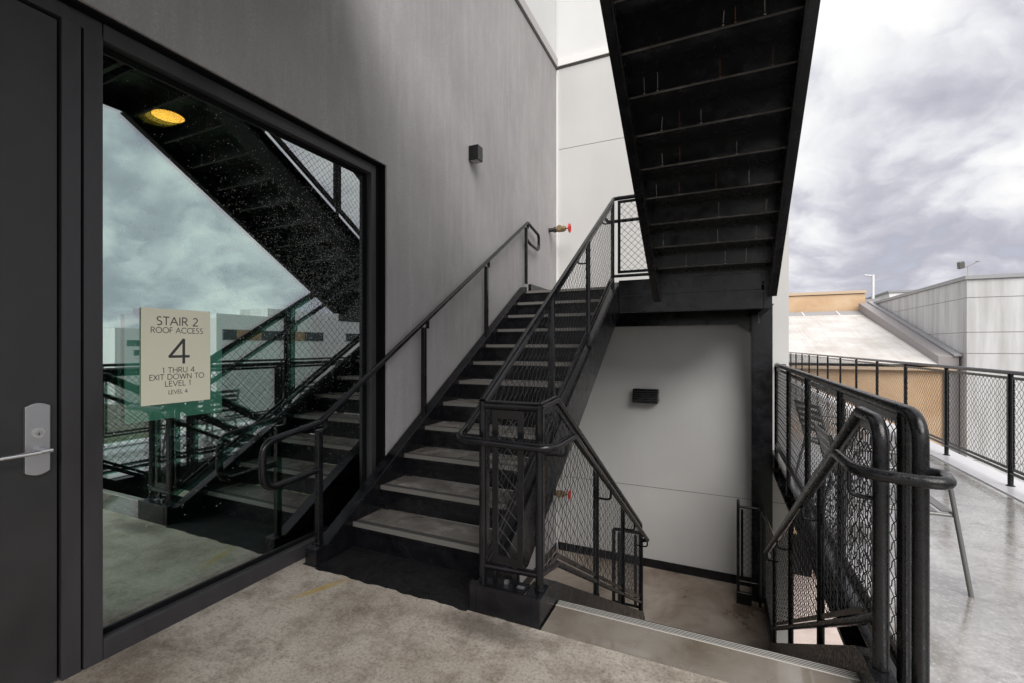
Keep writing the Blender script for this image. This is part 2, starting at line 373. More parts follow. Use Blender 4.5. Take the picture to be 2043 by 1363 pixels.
PITCH = .056
def clip_line(poly, p, d):
    """clip infinite line p+t*d to a convex polygon (2-D); returns t0,t1"""
    t0, t1 = -1e9, 1e9; n = len(poly)
    area = sum(poly[i][0] * poly[(i + 1) % n][1] - poly[(i + 1) % n][0] * poly[i][1] for i in range(n))
    sgn = 1 if area > 0 else -1
    for i in range(n):
        ax, ay = poly[i]; bx, by = poly[(i + 1) % n]; nx, ny = -(by - ay) * sgn, (bx - ax) * sgn
        den = nx * d[0] + ny * d[1]; num = nx * (ax - p[0]) + ny * (ay - p[1])
        if abs(den) < 1e-9:
            if num > 0: return None
            continue
        t_ = num / den
        if den > 0: t0 = max(t0, t_)
        else: t1 = min(t1, t_)
    return (t0, t1) if t1 - t0 > 1e-3 else None
def wire_mesh(mb, O, hd, poly, r=.0022, amp=.0046, seg=4, pitch=PITCH):
    """crimped diamond wire mesh on the plane through O spanned by hd and z; poly = convex (s, z) outline"""
    O = Vector(O); hd = Vector(hd).normalized(); nrm = hd.cross(Vector((0, 0, 1)))
    k = math.sqrt(.5)
    smin = min(p[0] for p in poly); smax = max(p[0] for p in poly); zmin = min(p[1] for p in poly); zmax = max(p[1] for p in poly)
    for fam, d in enumerate(((k, k), (k, -k))):
        nx, nz = -d[1], d[0]
        vals = [nx * p[0] + nz * p[1] for p in poly]
        for i in range(math.floor(min(vals) / pitch), math.ceil(max(vals) / pitch) + 1):
            c = i * pitch; p0 = (nx * c, nz * c); cl_ = clip_line(poly, p0, d)
            if not cl_: continue
            t0, t1 = cl_; half = pitch / 2; a = math.ceil(t0 / half); b_ = math.floor(t1 / half); ts = [t0] + [q * half for q in range(a, b_ + 1)] + [t1]
            pts = []
            for t_ in ts:
                q = t_ / pitch; off = math.cos(math.pi * (q + i)) * amp * (1 if fam == 0 else -1)
                if pts and abs(t_ - lt) < 1e-4: continue
                lt = t_; s_ = p0[0] + d[0] * t_; z_ = p0[1] + d[1] * t_
                pts.append(O + hd * s_ + Vector((0, 0, z_)) + nrm * off)
            if len(pts) > 1: mb.tube(pts, r, seg, caps=False, sm=False)
    return mb

def guard_bay(parent, O, hd, top, bot, s0, s1, fw=.032, ft=.012, r=.0022, seg=4, frame=True, wm='wire_black'):
    """one mesh bay between s0 and s1; top/bot: functions of s giving heights"""
    g = .030
    a, b = s0 + g, s1 - g
    if frame:
        fr = MB(); hv = Vector(hd).normalized(); O = Vector(O)
        def P(s_, z_): return O + hv * s_ + Vector((0, 0, z_))
        ks = [a, b] + [q for q in (getattr(top, 'knee', None), getattr(bot, 'knee', None)) if q is not None and a + .02 < q < b - .02]
        ks = sorted(set(ks))
        n = hv.cross(Vector((0, 0, 1)))
        for p_, q_ in zip(ks[:-1], ks[1:]):
            for fn, sg in ((top, -1), (bot, 1)):
                vs = []
                for s_ in (p_, q_):
                    for zo in (0, sg * fw):
                        for no in (-ft / 2, ft / 2): vs.append(P(s_, fn(s_) + sg * .030 + zo) + n * no)
                fr.add(vs, [(0, 1, 3, 2), (4, 6, 7, 5), (0, 4, 5, 1), (2, 3, 7, 6), (0, 2, 6, 4), (1, 5, 7, 3)])
        for s_ in (a, b - fw):
            vs = []
            for ss in (s_, s_ + fw):
                for zo in (bot(ss) + .03, top(ss) - .03):
                    for no in (-ft / 2 - .001, ft / 2 + .001): vs.append(P(ss, zo) + n * no)
            fr.add(vs, [(0, 1, 3, 2), (4, 6, 7, 5), (0, 4, 5, 1), (2, 3, 7, 6), (0, 2, 6, 4), (1, 5, 7, 3)])
        f = fr.build('panel_frame', 'black_paint', parent)
    a2, b2 = a + fw * .8, b - fw * .8
    ks = sorted(set([a2, b2] + [q for q in (getattr(top, 'knee', None), getattr(bot, 'knee', None)) if q is not None and a2 + .02 < q < b2 - .02]))
    w = MB()
    for p_, q_ in zip(ks[:-1], ks[1:]):
        wire_mesh(w, O, hd, [(p_, bot(p_) + .05), (q_, bot(q_) + .05), (q_, top(q_) - .05), (p_, top(p_) - .05)], r=r, seg=seg)
    w.build('wire_mesh', wm, parent, kind='stuff')

def line(s0, z0, slope, knee=None, zk=None):
    """height function: z0 at s0, given slope after knee (flat before)"""
    def f(s_):
        if knee is not None and s_ < knee: return zk
        return z0 + slope * (s_ - s0)
    if knee is not None: f.knee = knee
    return f

# ------------------------------------------------------------------ key dimensions
XW, XG = -2.44, -2.50          # stucco face, storefront frame face
YB = 7.10                      # back wall face
F1Y, F1Z, RUN1, RISE = 2.42, .177, .2825, .177
LZ = 2.124                     # mid landing height
DY, DRUN, DRISE = 2.39, .2966, .175
LLZ = -1.925
RT = .0235                     # rail radius

# ================================================================== ground, terrain
g = MB().add([(-3000, -3000, -13), (3000, -3000, -13), (3000, 3000, -13), (-3000, 3000, -13)], [(0, 1, 2, 3)]).build('ground', 'ground_cover'); struct(g)
hb = MB(); nseg = 120; pts0 = []
for i in range(nseg + 1):
    a = R(-30) + R(150) * i / nseg
    h = 60 + 46 * math.sin(i * .13 + 1) + 22 * math.sin(i * .41) + random.uniform(-4, 4)
    for rr, zf in ((1500, 0), (1900, .55), (2400, 1), (2900, .5)):
        pts0.append((rr * math.cos(a), rr * math.sin(a), -13 + zf * max(h, 25) + (random.uniform(-6, 6) if zf else 0)))
hf = []
for i in range(nseg):
    for j in range(3): hf.append((i * 4 + j, i * 4 + 4 + j, i * 4 + 5 + j, i * 4 + 1 + j))
hb.add(pts0, hf, True); struct(hb.build('hills', 'hill_cover'))

# ================================================================== floors
f = MB().box(-6.2, .74, -6, 2.098, -.22, 0); struct(f.build('floor', 'rough_concrete'))
f = MB().box(-.805, .735, 2.10, DY - .052, -.16, .002); struct(f.build('landing_edge', 'sealed_concrete'))
f = MB().box(-2.44, -1.212, 2.0995, F1Y + .35, -.20, .004)
# ragged front lip of the black coating
for i in range(60):
    x0 = -2.32 + i * 1.10 / 60; d = .008 + .006 * math.sin(i * .33 + 1) + .004 * math.sin(i * .9) + .0035 * random.random()
    f.box(x0, x0 + 1.10 / 60, 2.10 - d, 2.0995, .0005, .004)
struct(f.build('black_coated_floor', 'black_coating'))
f = MB().box(-2.62, -2.441, 2.0985, 3.2, -.2, -.001); struct(f.build('floor_strip', 'rough_concrete'))
dk = MB().box(.742, 2.46, -6, 30, -.25, 0); struct(dk.build('roof_deck', 'wet_deck'))
dk = MB().box(2.462, 2.80, -6, 30, -.40, .012); struct(dk.build('deck_edge_strip', 'membrane'))
ll = MB().box(-2.44, .56, DY + 10 * DRUN, YB, LLZ - .2, LLZ); struct(ll.build('lower_landing_floor', 'stained_concrete'))
tr = MB().box(.75, 9, 2, 24, -8.3, -8.0); struct(tr.build('lower_terrace', 'pink_concrete'))

# ================================================================== grey stucco wall with storefront
gw = thing('stucco_wall', 'grey stucco wall beside the stairs, holding the door and big window', 'wall', (-2.6, 3, 0))
def wp(mb, name, m, **k):
    o = mb.build(name, m, gw, **k); o.location = (2.6, -3, 0); return o
ledge_z = 5.92; OPY, OPZ = 2.91, 2.854
wp(MB().box(XW - .16, XW, OPY, YB, -4.2, ledge_z).box(XW - .16, XW, -5, OPY, OPZ, ledge_z), 'stucco_face', 'grey_stucco')
wp(MB().box(XW - .14, XW + .028, -5, YB, ledge_z + .03, ledge_z + .17), 'flashing', 'flashing_grey')
wp(MB().box(XW - .13, XW + .012, -5, YB, ledge_z, ledge_z + .03), 'reveal_joint', 'joint_dark')
wp(MB().box(XW - .16, XW - .02, -5, YB, ledge_z + .17, 9.5), 'upper_wall', 'white_wall')
wp(MB().box(XW, XW + .012, 5.0, YB - .02, LLZ, LLZ + .12), 'baseboard', 'black_paint')
wp(MB().box(XW, XW + .03, YB - .03, YB - .001, LLZ, ledge_z - .01), 'corner_joint', 'flashing_white')

# back wall
bw = thing('back_wall', 'pale plaster wall behind the stair landings with thin panel joints', 'wall', (0, YB, 0))
def bp(mb, name, m, **k):
    o = mb.build(name, m, bw, **k); o.location = (0, -YB, 0); return o
XE = .835; joints = [-.72, 4.62]
zs = [-9, joints[0], joints[1], ledge_z + .02]
for a, b in zip(zs[:-1], zs[1:]):
    bp(MB().box(XW - .1, XE, YB, YB + .30, a + .004, b - .004), 'wall_panel', 'pale_plaster')
bp(MB().box(XW - .1, XE - .01, YB + .006, YB + .28, -9, ledge_z), 'joint_core', 'joint_dark')
bp(MB().box(XW - .1, XE + .03, YB - .035, YB + .25, ledge_z + .05, ledge_z + .165), 'ledge_flashing', 'flashing_white')
bp(MB().box(XW - .1, XE, YB - .012, YB + .25, ledge_z + .022, ledge_z + .05), 'ledge_gap', 'joint_dark')
bp(MB().box(XW - .1, XE, YB + .02, YB + .30, ledge_z + .165, 9.5), 'upper_wall', 'white_wall')
bp(MB().box(XW + .03, .56, YB - .014, YB - .0005, LLZ, LLZ + .125), 'baseboard', 'black_paint')
bp(MB().box(XW - .1, XE - .02, YB + .30, YB + 6, -9, 5.8), 'side_return', 'pale_plaster')

# ------------------------------------------------------------------ door
dr = thing('entrance_door', 'dark grey flush metal door with a silver lever at the left edge', 'door', (XG, .45, 0))
def dp(mb, name, m, par=None, **k):
    o = mb.build(name, m, par or dr, **k)
    if par is None: o.location = (-XG, -.45, 0)
    return o
dp(MB().box(XG - .055, XG - .012, -.10, .935, .012, 2.76), 'door_leaf', 'door_paint', bevel=.002)
dp(MB().box(XG - .07, XG - .03, -.12, .955, -.0, .010), 'threshold', 'brushed_steel')
pl = MB(); n = 14; y0, y1, z0, z1 = .832, .908, .885, 1.168
poly = [(y1, z0 + .012), (y1, z1 - .012)]
poly = [(y0, z0 + .010)] + [(y0 + (y1 - y0) * i / n, z0 + .010 - .014 * math.sin(math.pi * i / n)) for i in range(1, n)] + [(y1, z0 + .010)] + \
       [(y1, z1 - .010)] + [(y1 - (y1 - y0) * i / n, z1 - .010 + .014 * math.sin(math.pi * i / n)) for i in range(1, n)] + [(y0, z1 - .010)]
pl.prism(poly, 'x', XG - .012, XG + .008)
plate = dp(pl, 'lock_plate', 'brushed_steel', bevel=.003)
def sub(mb, name, m, par, **k): return mb.build(name, m, par, **k)
sub(MB().tube([(XG + .006, .871, 1.052), (XG + .012, .871, 1.052)], .020, 24), 'key_cylinder', 'lever_steel', plate)
sub(MB().tube([(XG + .012, .871, 1.052), (XG + .0135, .871, 1.052)], .012, 20), 'cylinder_core', 'brushed_steel', plate)
sub(MB().box(XG + .0134, XG + .0145, .8695, .8725, 1.043, 1.053), 'key_slot', 'matte_black', plate)
sub(MB().tube([(XG + .006, .876, .982), (XG + .014, .876, .982)], .022, 24).tube([(XG + .012, .876, .982), (XG + .05, .876, .982)], .010, 16), 'lever_rose', 'brushed_steel', plate)
sub(MB().tube(fillet([(XG + .046, .898, .980), (XG + .054, .86, .980), (XG + .054, .70, .978)], .02), .0085, 14), 'lever', 'lever_steel', plate)

fr = thing('storefront_frame', 'dark bronze metal frame around the big glass window beside the door', 'window', (XG, 2, 0))
def fp(mb, name, m, par=None, **k):
    o = mb.build(name, m, par or fr, **k)
    if par is None: o.location = (-XG, -2, 0)
    return o
fp(MB().box(XG - .10, XG, .945, 1.008, 0, OPZ - .075), 'door_jamb', 'bronze_frame', bevel=.002)
fp(MB().box(XG - .10, XG - .02, 1.008, 1.018, 0, OPZ - .075), 'jamb_gap', 'matte_black')
fp(MB().box(XG - .11, XG, 1.018, 1.085, 0, OPZ - .075), 'mullion', 'bronze_frame', bevel=.002)
fp(MB().box(XG - .11, XG, 1.087, 2.80, 2.765, OPZ - .075 + .06), 'head', 'bronze_frame', bevel=.002)
fp(MB().box(XG - .10, XG - .002, -.12, 1.083, 2.775, OPZ - .075 + .06), 'head', 'bronze_frame', bevel=.002)
fp(MB().box(XG - .11, XG, 2.80, 2.852, 0, OPZ - .075 + .06), 'jamb', 'bronze_frame', bevel=.002)
fp(MB().box(XG - .11, XG + .0005, 1.087, 2.798, .0, .088), 'sill', 'bronze_frame', bevel=.002)
fp(MB().box(XG - .03, XG + .045, -.12, OPY, OPZ - .012, OPZ).box(XG - .03, XG + .045, OPY - .012, OPY, 0, OPZ - .012), 'edge_trim', 'matte_black')
fp(MB().box(XG - .09, XG - .005, -.12, OPY - .012, OPZ - .0145, OPZ - .0125).box(XG - .09, XG - .005, 2.853, OPY - .013, 0, OPZ - .013), 'reveal_back', 'matte_black')
GX = XG - .062
fp(MB().box(GX - .002, GX + .012, 1.087, 2.80, .089, .104).box(GX - .002, GX + .012, 1.087, 2.80, 2.745, 2.764).box(GX - .002, GX + .012, 1.087, 1.097, .104, 2.745).box(GX - .002, GX + .012, 2.778, 2.80, .104, 2.745), 'gasket', 'matte_black')
gl = fp(MB().add([(GX, 1.087, .09), (GX, 2.80, .09), (GX, 2.80, 2.763), (GX, 1.087, 2.763)], [(0, 1, 2, 3)]), 'outer_pane', 'glass_outer')
fp(MB().add([(GX - .030, 1.087, .09), (GX - .030, 2.80, .09), (GX - .030, 2.80, 2.763), (GX - .030, 1.087, 2.763)], [(0, 1, 2, 3)]), 'inner_pane', 'glass_inner')
# rain drops on the pane (denser to the upper right)
dm = MB(); ico = [(0, 0), (1, 0), (.31, .95), (-.81, .59), (-.81, -.59), (.31, -.95)]
def drop(mb, c, nrm, u, w, r, ht=.55):
    vs = [c + nrm * r * ht] + [c + nrm * r * ht * .6 + (u * math.cos(a) + w * math.sin(a)) * r * .62 for a in [i * math.pi / 3 for i in range(6)]] + \
         [c + (u * math.cos(a + .5) + w * math.sin(a + .5)) * r for a in [i * math.pi / 3 for i in range(6)]]
    fs = [(0, 1 + i, 1 + (i + 1) % 6) for i in range(6)] + [(1 + i, 7 + i, 7 + (i + 1) % 6, 1 + (i + 1) % 6) for i in range(6)]
    mb.add(vs, fs, True)
nd = 0
while nd < 9500:
    y = random.uniform(1.15, 2.76); z = random.uniform(.5, 2.72)
    # band falling from upper left to the right, like wind-driven rain
    q = (z - (2.95 - .52 * (y - 1.1)))
    p = math.exp(-((y - 2.35) / .55) ** 2) * math.exp(-((z - 1.85) / .55) ** 2) + .03
    if random.random() > p: continue
    c = Vector((GX + .0003, y, z)); drop(dm, c, Vector((1, 0, 0)), Vector((0, 1, 0)), Vector((0, 0, 1)), random.choice((.0008, .0010, .0013, .0019)) * random.uniform(.7, 1.1)); nd += 1
fp(dm, 'rain_drops', 'water', kind='stuff')

# room behind the glass
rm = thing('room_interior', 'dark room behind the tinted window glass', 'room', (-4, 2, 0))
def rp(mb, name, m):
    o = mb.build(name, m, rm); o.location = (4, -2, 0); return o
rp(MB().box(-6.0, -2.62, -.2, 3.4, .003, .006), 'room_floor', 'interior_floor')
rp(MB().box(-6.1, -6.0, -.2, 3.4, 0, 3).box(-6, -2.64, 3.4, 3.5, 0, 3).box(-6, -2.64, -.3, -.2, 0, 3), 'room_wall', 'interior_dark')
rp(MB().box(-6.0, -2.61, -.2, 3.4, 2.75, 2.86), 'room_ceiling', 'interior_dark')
dl = thing('ceiling_downlight', 'round yellow glowing downlight behind the upper left of the window', 'ceiling light', (-2.93, 1.58, 2.745))
MB().tube([(0, 0, -.004), (0, 0, 0)], .078, 40).build('lens', 'lamp_yellow', dl)
MB().tube([(0, 0, -.002), (0, 0, .003)], .086, 40).build('trim_ring', 'matte_black', dl)

# ------------------------------------------------------------------ sign
sg = thing('stair_sign', 'cream stair sign with dark lettering STAIR 2 and a large 4', 'sign', (GX + .004, 1.258, 1.108))
SW, SH = .329, .482
MB().box(0, .004, 0, SW, 0, SH).build('sign_board', 'sign_cream', sg, bevel=.0008)
def arc(cx, cy, rx, ry, a0, a1, n=14):
    return [(cx + rx * math.cos(R(a0 + (a1 - a0) * i / n)), cy + ry * math.sin(R(a0 + (a1 - a0) * i / n))) for i in range(n + 1)]
GL = {'I': (.22, [[(.11, 0), (.11, 1)]]), 'T': (.62, [[(.31, 0), (.31, 1)], [(.02, 1), (.60, 1)]]), 'L': (.50, [[(.09, 1), (.09, 0), (.48, 0)]]),
      'E': (.54, [[(.48, 1), (.09, 1), (.09, 0), (.50, 0)], [(.09, .53), (.44, .53)]]), 'F': (.50, [[(.48, 1), (.09, 1), (.09, 0)], [(.09, .52), (.42, .52)]]),
      'A': (.80, [[(.03, 0), (.40, 1), (.77, 0)], [(.16, .35), (.64, .35)]]), 'V': (.74, [[(.03, 1), (.37, 0), (.71, 1)]]),
      'X': (.66, [[(.05, 0), (.61, 1)], [(.05, 1), (.61, 0)]]), 'H': (.78, [[(.09, 0), (.09, 1)], [(.69, 0), (.69, 1)], [(.09, .52), (.69, .52)]]),
      'N': (.82, [[(.09, 0), (.09, 1), (.73, 0), (.73, 1)]]), 'W': (1.14, [[(.03, 1), (.30, 0), (.57, 1), (.84, 0), (1.11, 1)]]),
      'O': (.98, [arc(.49, .5, .43, .51, 90, 450, 26)]), 'C': (.84, [arc(.52, .5, .45, .51, 48, 312, 20)]),
      'D': (.84, [[(.09, 0), (.09, 1)] + arc(.33, .5, .44, .5, 90, -90, 16) + [(.09, 0)]]), 'U': (.76, [[(.09, 1), (.09, .36)] + arc(.38, .36, .29, .37, 180, 360, 14) + [(.67, 1)]]),
      'R': (.66, [[(.09, 0), (.09, 1), (.30, 1)] + arc(.31, .74, .24, .26, 90, -90, 12) + [(.09, .48)], [(.28, .48), (.62, 0)]]),
      'S': (.58, [arc(.31, .755, .21, .25, 50, 225, 12) + arc(.27, .255, .24, .26, 60, -125, 14)]),
      '1': (.34, [[(.06, .84), (.20, 1), (.20, 0)]]), '2': (.60, [arc(.29, .73, .22, .28, 150, -28, 14) + [(.04, 0), (.56, 0)]]),
      '4': (.66, [[(.46, 0), (.46, 1), (.04, .28), (.62, .28)]]), ' ': (.36, [])}
def text(par, s_, cy, base, h, wd, stroke, name='letter'):
    tot = sum(GL[c][0] for c in s_) + .07 * (len(s_) - 1); sx = wd / tot; x = cy - wd / 2
    for c in s_:
        k = 0; mb = MB()
        for st in GL[c][1]:
            P = [Vector((0, x + p[0] * sx, base + p[1] * h)) for p in st]
            for a, b in zip(P[:-1], P[1:]):
                d = (b - a).normalized(); nrm = Vector((0, -d.z, d.y)) * stroke / 2; e = d * stroke * .25; k = (k + 1) % 40; xo = .0042 + k * .00001
                v = [a - e - nrm, b + e - nrm, b + e + nrm, a - e + nrm]
                mb.add([q + Vector((xo, 0, 0)) for q in v], [(0, 1, 2, 3)])
        x += (GL[c][0] + .07) * sx
        if c != ' ': mb.build(name, 'sign_ink', par)
def sz(v): return SH * (1290 - v) / (1290 - 88)     # rows measured on the photograph's sign
text(sg, 'STAIR 2', .165, .400, .040, .200, .0052)
text(sg, 'ROOF ACCESS', .165, .360, .027, .250, .0034)
text(sg, '4', .172, .205, .122, .106, .0135, 'numeral')
text(sg, '1 THRU 4', .170, .157, .026, .155, .0034)
text(sg, 'EXIT DOWN TO', .165, .123, .026, .262, .0034)
text(sg, 'LEVEL 1', .166, .088, .026, .125, .0034)
text(sg, 'LEVEL 4', .166, .048, .019, .092, .0028)
bk = MB().box(GX - .016, GX - .013, 1.20, 1.665, 1.03, 1.555).build('sign_backing', 'backing_green'); tag(bk, 'green tinted backing sheet stuck inside the glass behind the sign', 'backing sheet')

# ================================================================== rails: generic builders
def rail(par, pts, rad=.07, r=RT, m='black_paint', name='top_rail', seg=14, n=7):
    return MB().tube(fillet(pts, rad, n), r, seg).build(name, m, par)
def rnd_post(par, x, y, z0, z1, r=.021, m='black_paint'):
    return MB().tube([(x, y, z0), (x, y, z1)], r, 14).tube([(x, y, z0 - .001), (x, y, z0 + .004), (x, y, z0 + .009)], r * 1.22, 12).build('post', m, par)
def jbracket(par, x, y, z, dx, r=.008, m='black_paint'):
    """J bracket from a post at x to a handrail at x+dx, y, z"""
    MB().tube(fillet([(x, y, z - .085), (x + dx, y, z - .085), (x + dx, y, z - .01)], .03, 5), r, 8).build('bracket', m, par)

# ------------------------------------------------------------------ flight 1 (up along the wall)
def stair(name, label, x0, x1, ys, zs_, run, rise, dirn, near=True, grooves=5, tm='tread_concrete', pan=.045):
    """ys/zs_: list of nosing positions (top edge). dirn=+1 ascends towards +y"""
    t = thing(name, label, 'staircase', (0, 0, 0)); proto = {}
    for i, (y, z) in enumerate(zip(ys, zs_)):
        if not proto:
            proto['tread'] = MB().box(x0, x1, 0, dirn * (run + .005), -pan + .006, 0).build('tread', tm, t)
            ns = MB(); ns.box(x0, x1, -dirn * .004, dirn * .0035, -.028, .0035)
            proto['nosing'] = ns.build('nosing_lip', 'nosing_metal', proto['tread'])
            proto['groove'] = MB().box(x0, x1, dirn * .0036, dirn * .052, -.020, .0006).build('nosing_base', 'nosing_groove', proto['tread'])
            gr = MB()
            for k in range(4): gr.box(x0, x1, dirn * (.012 + k * .0112), dirn * (.0148 + k * .0112), .0004, .0016)
            proto['ribs'] = gr.build('nosing_ribs', 'rib_dull', proto['tread'], kind='stuff')
            proto['riser'] = MB().box(x0, x1, dirn * .012, dirn * .018, -rise + .004, -.028).box(x0, x1, -dirn * .002, dirn * .018, -.048, -.0285).build('riser', 'black_paint', t)
            proto['tread'].location = (0, y, z); proto['riser'].location = (0, y, z)
            continue
        tr_ = copy_part(proto['tread'], t, (0, y, z)); copy_part(proto['nosing'], tr_, (0, 0, 0)); copy_part(proto['groove'], tr_, (0, 0, 0)); copy_part(proto['ribs'], tr_, (0, 0, 0))
        copy_part(proto['riser'], t, (0, y, z))
    return t
n1y = [F1Y + i * RUN1 for i in range(11)]; n1z = [F1Z + i * RISE for i in range(11)]
fl1 = stair('stair_flight', 'black steel staircase with concrete treads climbing along the grey wall', -2.322, -1.208, n1y, n1z, RUN1, RISE, 1)
sl = RISE / RUN1
def strg(par, xa, xb, pts, name='stringer', m='black_paint', bev=.004): return MB().prism(pts, 'x', xa, xb).build(name, m, par, bevel=bev)
YT = F1Y + 11 * RUN1
def n1(y): return F1Z + (y - F1Y) * sl
strg(fl1, -2.42, -2.324, [(2.10, 0), (2.10, .112), (2.20, .115), (YT + .02, n1(YT + .02) + .05), (YT + .02, n1(YT + .02) - .36), (2.55, .0)])
strg(fl1, -1.206, -1.112, [(2.135, 0), (2.135, .112), (2.22, .13), (YT, n1(YT) + .05), (YT, n1(YT) - .36), (2.68, .0)])
MB().box(-2.322, -1.208, YT + .012, YT + .018, n1z[-1] + .004, LZ - .03).build('riser', 'black_paint', fl1)
MB().box(-2.322, -1.208, YT - .004, YT + .05, LZ - .028, LZ + .0035).build('top_nosing', 'nosing_metal', fl1)

# left handrail on square posts
lh = thing('handrail', 'black tube handrail on square posts against the grey wall', 'handrail', (-2.37, 2.15, .11))
def lp(mb, name, m='black_paint', **k):
    o = mb.build(name, m, lh, **k); o.location = (2.37, -2.15, -.11); return o
HX = -2.37; PY = [2.165, 3.315, 4.49, 5.635]
def h1(y): return .905 + .615 * (y - 2.165)
lp(MB().tube(fillet([(HX, 2.165, .60), (HX, 1.765, .575), (HX, 1.765, .845), (HX, 2.17, .905), (HX, 5.69, h1(5.69)), (HX, 6.10, 2.99), (HX, 6.10, 2.77), (HX, 5.78, 2.80), (HX, 5.64, 2.845)],
                    [.09, .09, .05, .05, .07, .07, .06]), .0205, 16), 'rail')
for i, y in enumerate(PY):
    top = h1(y) - .055
    lp(MB().box(HX - .019, HX + .019, y - .019, y + .019, .115 if i == 0 else n1(y) + .045, top, .003), 'post')
    lp(MB().box(HX - .016, HX + .016, y - .02, y + .06, top, top + .008).box(HX - .016, HX + .016, y + .052, y + .060, top + .008, h1(y + .05) - .012), 'bracket')
# end loop stub to first post
# ------------------------------------------------------------------ F1 inner guard
XR1 = -1.16
g1 = thing('stair_guard', 'black mesh balustrade on the open side of the upward flight', 'balustrade', (XR1, 2.16, 0))
def place(o, base): o.location = (-base[0], -base[1], -base[2]); return o
class G:                                            # collects parts built in world space under a thing at base
    def __init__(s, t, base): s.t = t; s.n = len(t.children); s.base = base
def settle(t):
    for o in t.children: o.location = Vector(o.location) - t.location
def top1(y): return 1.115 + .62 * (y - 2.16)
def bot1(y): return n1(y) + .165
PR1 = [2.16, 3.25, 4.30, 5.40]
rail(g1, [(XR1, 2.16, 1.10), (XR1, 5.45, top1(5.45))], .05)
rail(g1, [(XR1, 2.165, .20), (XR1, 2.35, bot1(2.35)), (XR1, 5.40, bot1(5.40))], .04, .018, name='bottom_rail')
for i, y in enumerate(PR1): rnd_post(g1, XR1, y, .14 if i == 0 else n1(y) + .04, top1(y) - .01)
for a, b in zip(PR1[:-1], PR1[1:]):
    def tf(s_, a=a): return top1(s_)
    def bf(s_, a=a): return max(bot1(s_), .20) if s_ < 2.35 else bot1(s_)
    guard_bay(g1, (XR1, 0, 0), (0, 1, 0), tf, bf, a, b)
# top side landing guard (parallel to X)
YL = 5.45
g2 = thing('landing_guard', 'short black mesh guard across the upper landing beside the overhead stair', 'balustrade', (-1.0, YL, LZ))
rail(g2, [(XR1 + .0, YL, top1(YL) - .0), (XR1 + .06, YL, 3.16), (-.70, YL, 3.16)], .03)
rail(g2, [(XR1, YL, 2.235), (-.70, YL, 2.235)], .03, .018, name='bottom_rail')
guard_bay(g2, (0, YL, 0), (1, 0, 0), lambda s_: 3.16, lambda s_: 2.235, -1.14, -.62)
settle(g1); settle(g2)

# ------------------------------------------------------------------ newel kerb and front panel
kb = thing('steel_kerb', 'black steel kerb box under the newel panel between both flights', 'kerb', (-1.01, 2.15, 0))
MB().box(-1.212, -.812, 2.10, 2.112, 0, .148, .003).box(-1.212, -1.202, 2.112, 2.135, 0, .148).box(-1.11, -.907, 2.113, 2.215, .138, .148).box(-1.202, -1.112, 2.1125, 2.135, .100, .147).build('kerb_plate', 'black_paint', kb)
MB().box(-1.1705, -1.1690, 2.0988, 2.10, .003, .145).box(-.858, -.8565, 2.0988, 2.10, .003, .145).build('weld_seam', 'matte_black', kb)
MB().box(-1.035, -1.015, 2.16, 2.18, .149, .165).box(-.96, -.92, 2.155, 2.175, .1485, .152).build('anchor_tab', 'brushed_steel', kb)
settle(kb)
nw = thing('newel_guard', 'narrow black mesh panel guard facing the camera between the two flights', 'balustrade', (-1.0, 2.165, .15))
XD = -.845; YN = 2.165
rnd_post(nw, XD, 2.185, .15, 1.095)
rail(nw, [(XR1, YN, 1.085), (XD, 2.185, 1.085)], .02, RT)
MB().tube([(XR1, YN, .225), (XD, 2.185, .225)], .018, 12).build('bottom_rail', 'black_paint', nw)
pf = MB(); xa, xb, za, zb = -1.108, -.928, .245, 1.062
pf.box(xa, xa + .032, YN, YN + .012, za, zb).box(xb - .032, xb, YN, YN + .012, za, zb).box(xa + .032, xb - .032, YN + .0005, YN + .0115, za, za + .045).box(xa + .032, xb - .032, YN + .0005, YN + .0115, zb - .045, zb)
pf.build('panel_frame', 'black_paint', nw)
MB().box(xa + .008, xa + .024, YN, YN + .02, .15, za).box(xb - .06, xb - .035, YN, YN + .02, .15, za).build('panel_foot', 'black_paint', nw)
wire_mesh(MB(), (0, YN + .006, 0), (1, 0, 0), [(xa + .03, za + .04), (xb - .03, za + .04), (xb - .03, zb - .04), (xa + .03, zb - .04)], r=.0015, amp=.0022).build('wire_mesh', 'wire_black', nw, kind='stuff')
settle(nw)

# continuous looping handrail round the newel
HL = thing('looped_handrail', 'black tube handrail that loops around the front of the newel panel', 'handrail', (-1.0, 2.08, .9))
xh1, xh2 = -1.262, -.735
def hA(y): return .935 + .62 * (y - 2.12)
def hD(y): return .905 - .590 * (y - 2.42)
rail(HL, [(-.62, 5.60, 2.93), (xh1, 5.60, 2.93), (xh1, 5.36, hA(5.36)), (xh1, 2.17, .955), (xh1, 2.055, .915), (xh2, 2.055, .905), (xh2, 2.42, .905), (xh2, 5.24, hD(5.24)), (-.80, 5.27, hD(5.27) - .01)], [.06, .06, .08, .075, .085, .05, .03], .0205, name='rail')
for y in (2.33, 3.25, 4.30, 5.33): jbracket(HL, XR1, y, hA(y), xh1 - XR1)
jbracket(HL, XD, 2.30, .905, xh2 - XD)
for y in (3.36, 4.38, 5.20): jbracket(HL, XD, y, hD(y), xh2 - XD)
settle(HL)

# ------------------------------------------------------------------ flight D (down)
nDy = [DY + (i + 1) * DRUN for i in range(10)]; nDz = [-(i + 1) * DRISE for i in range(10)]
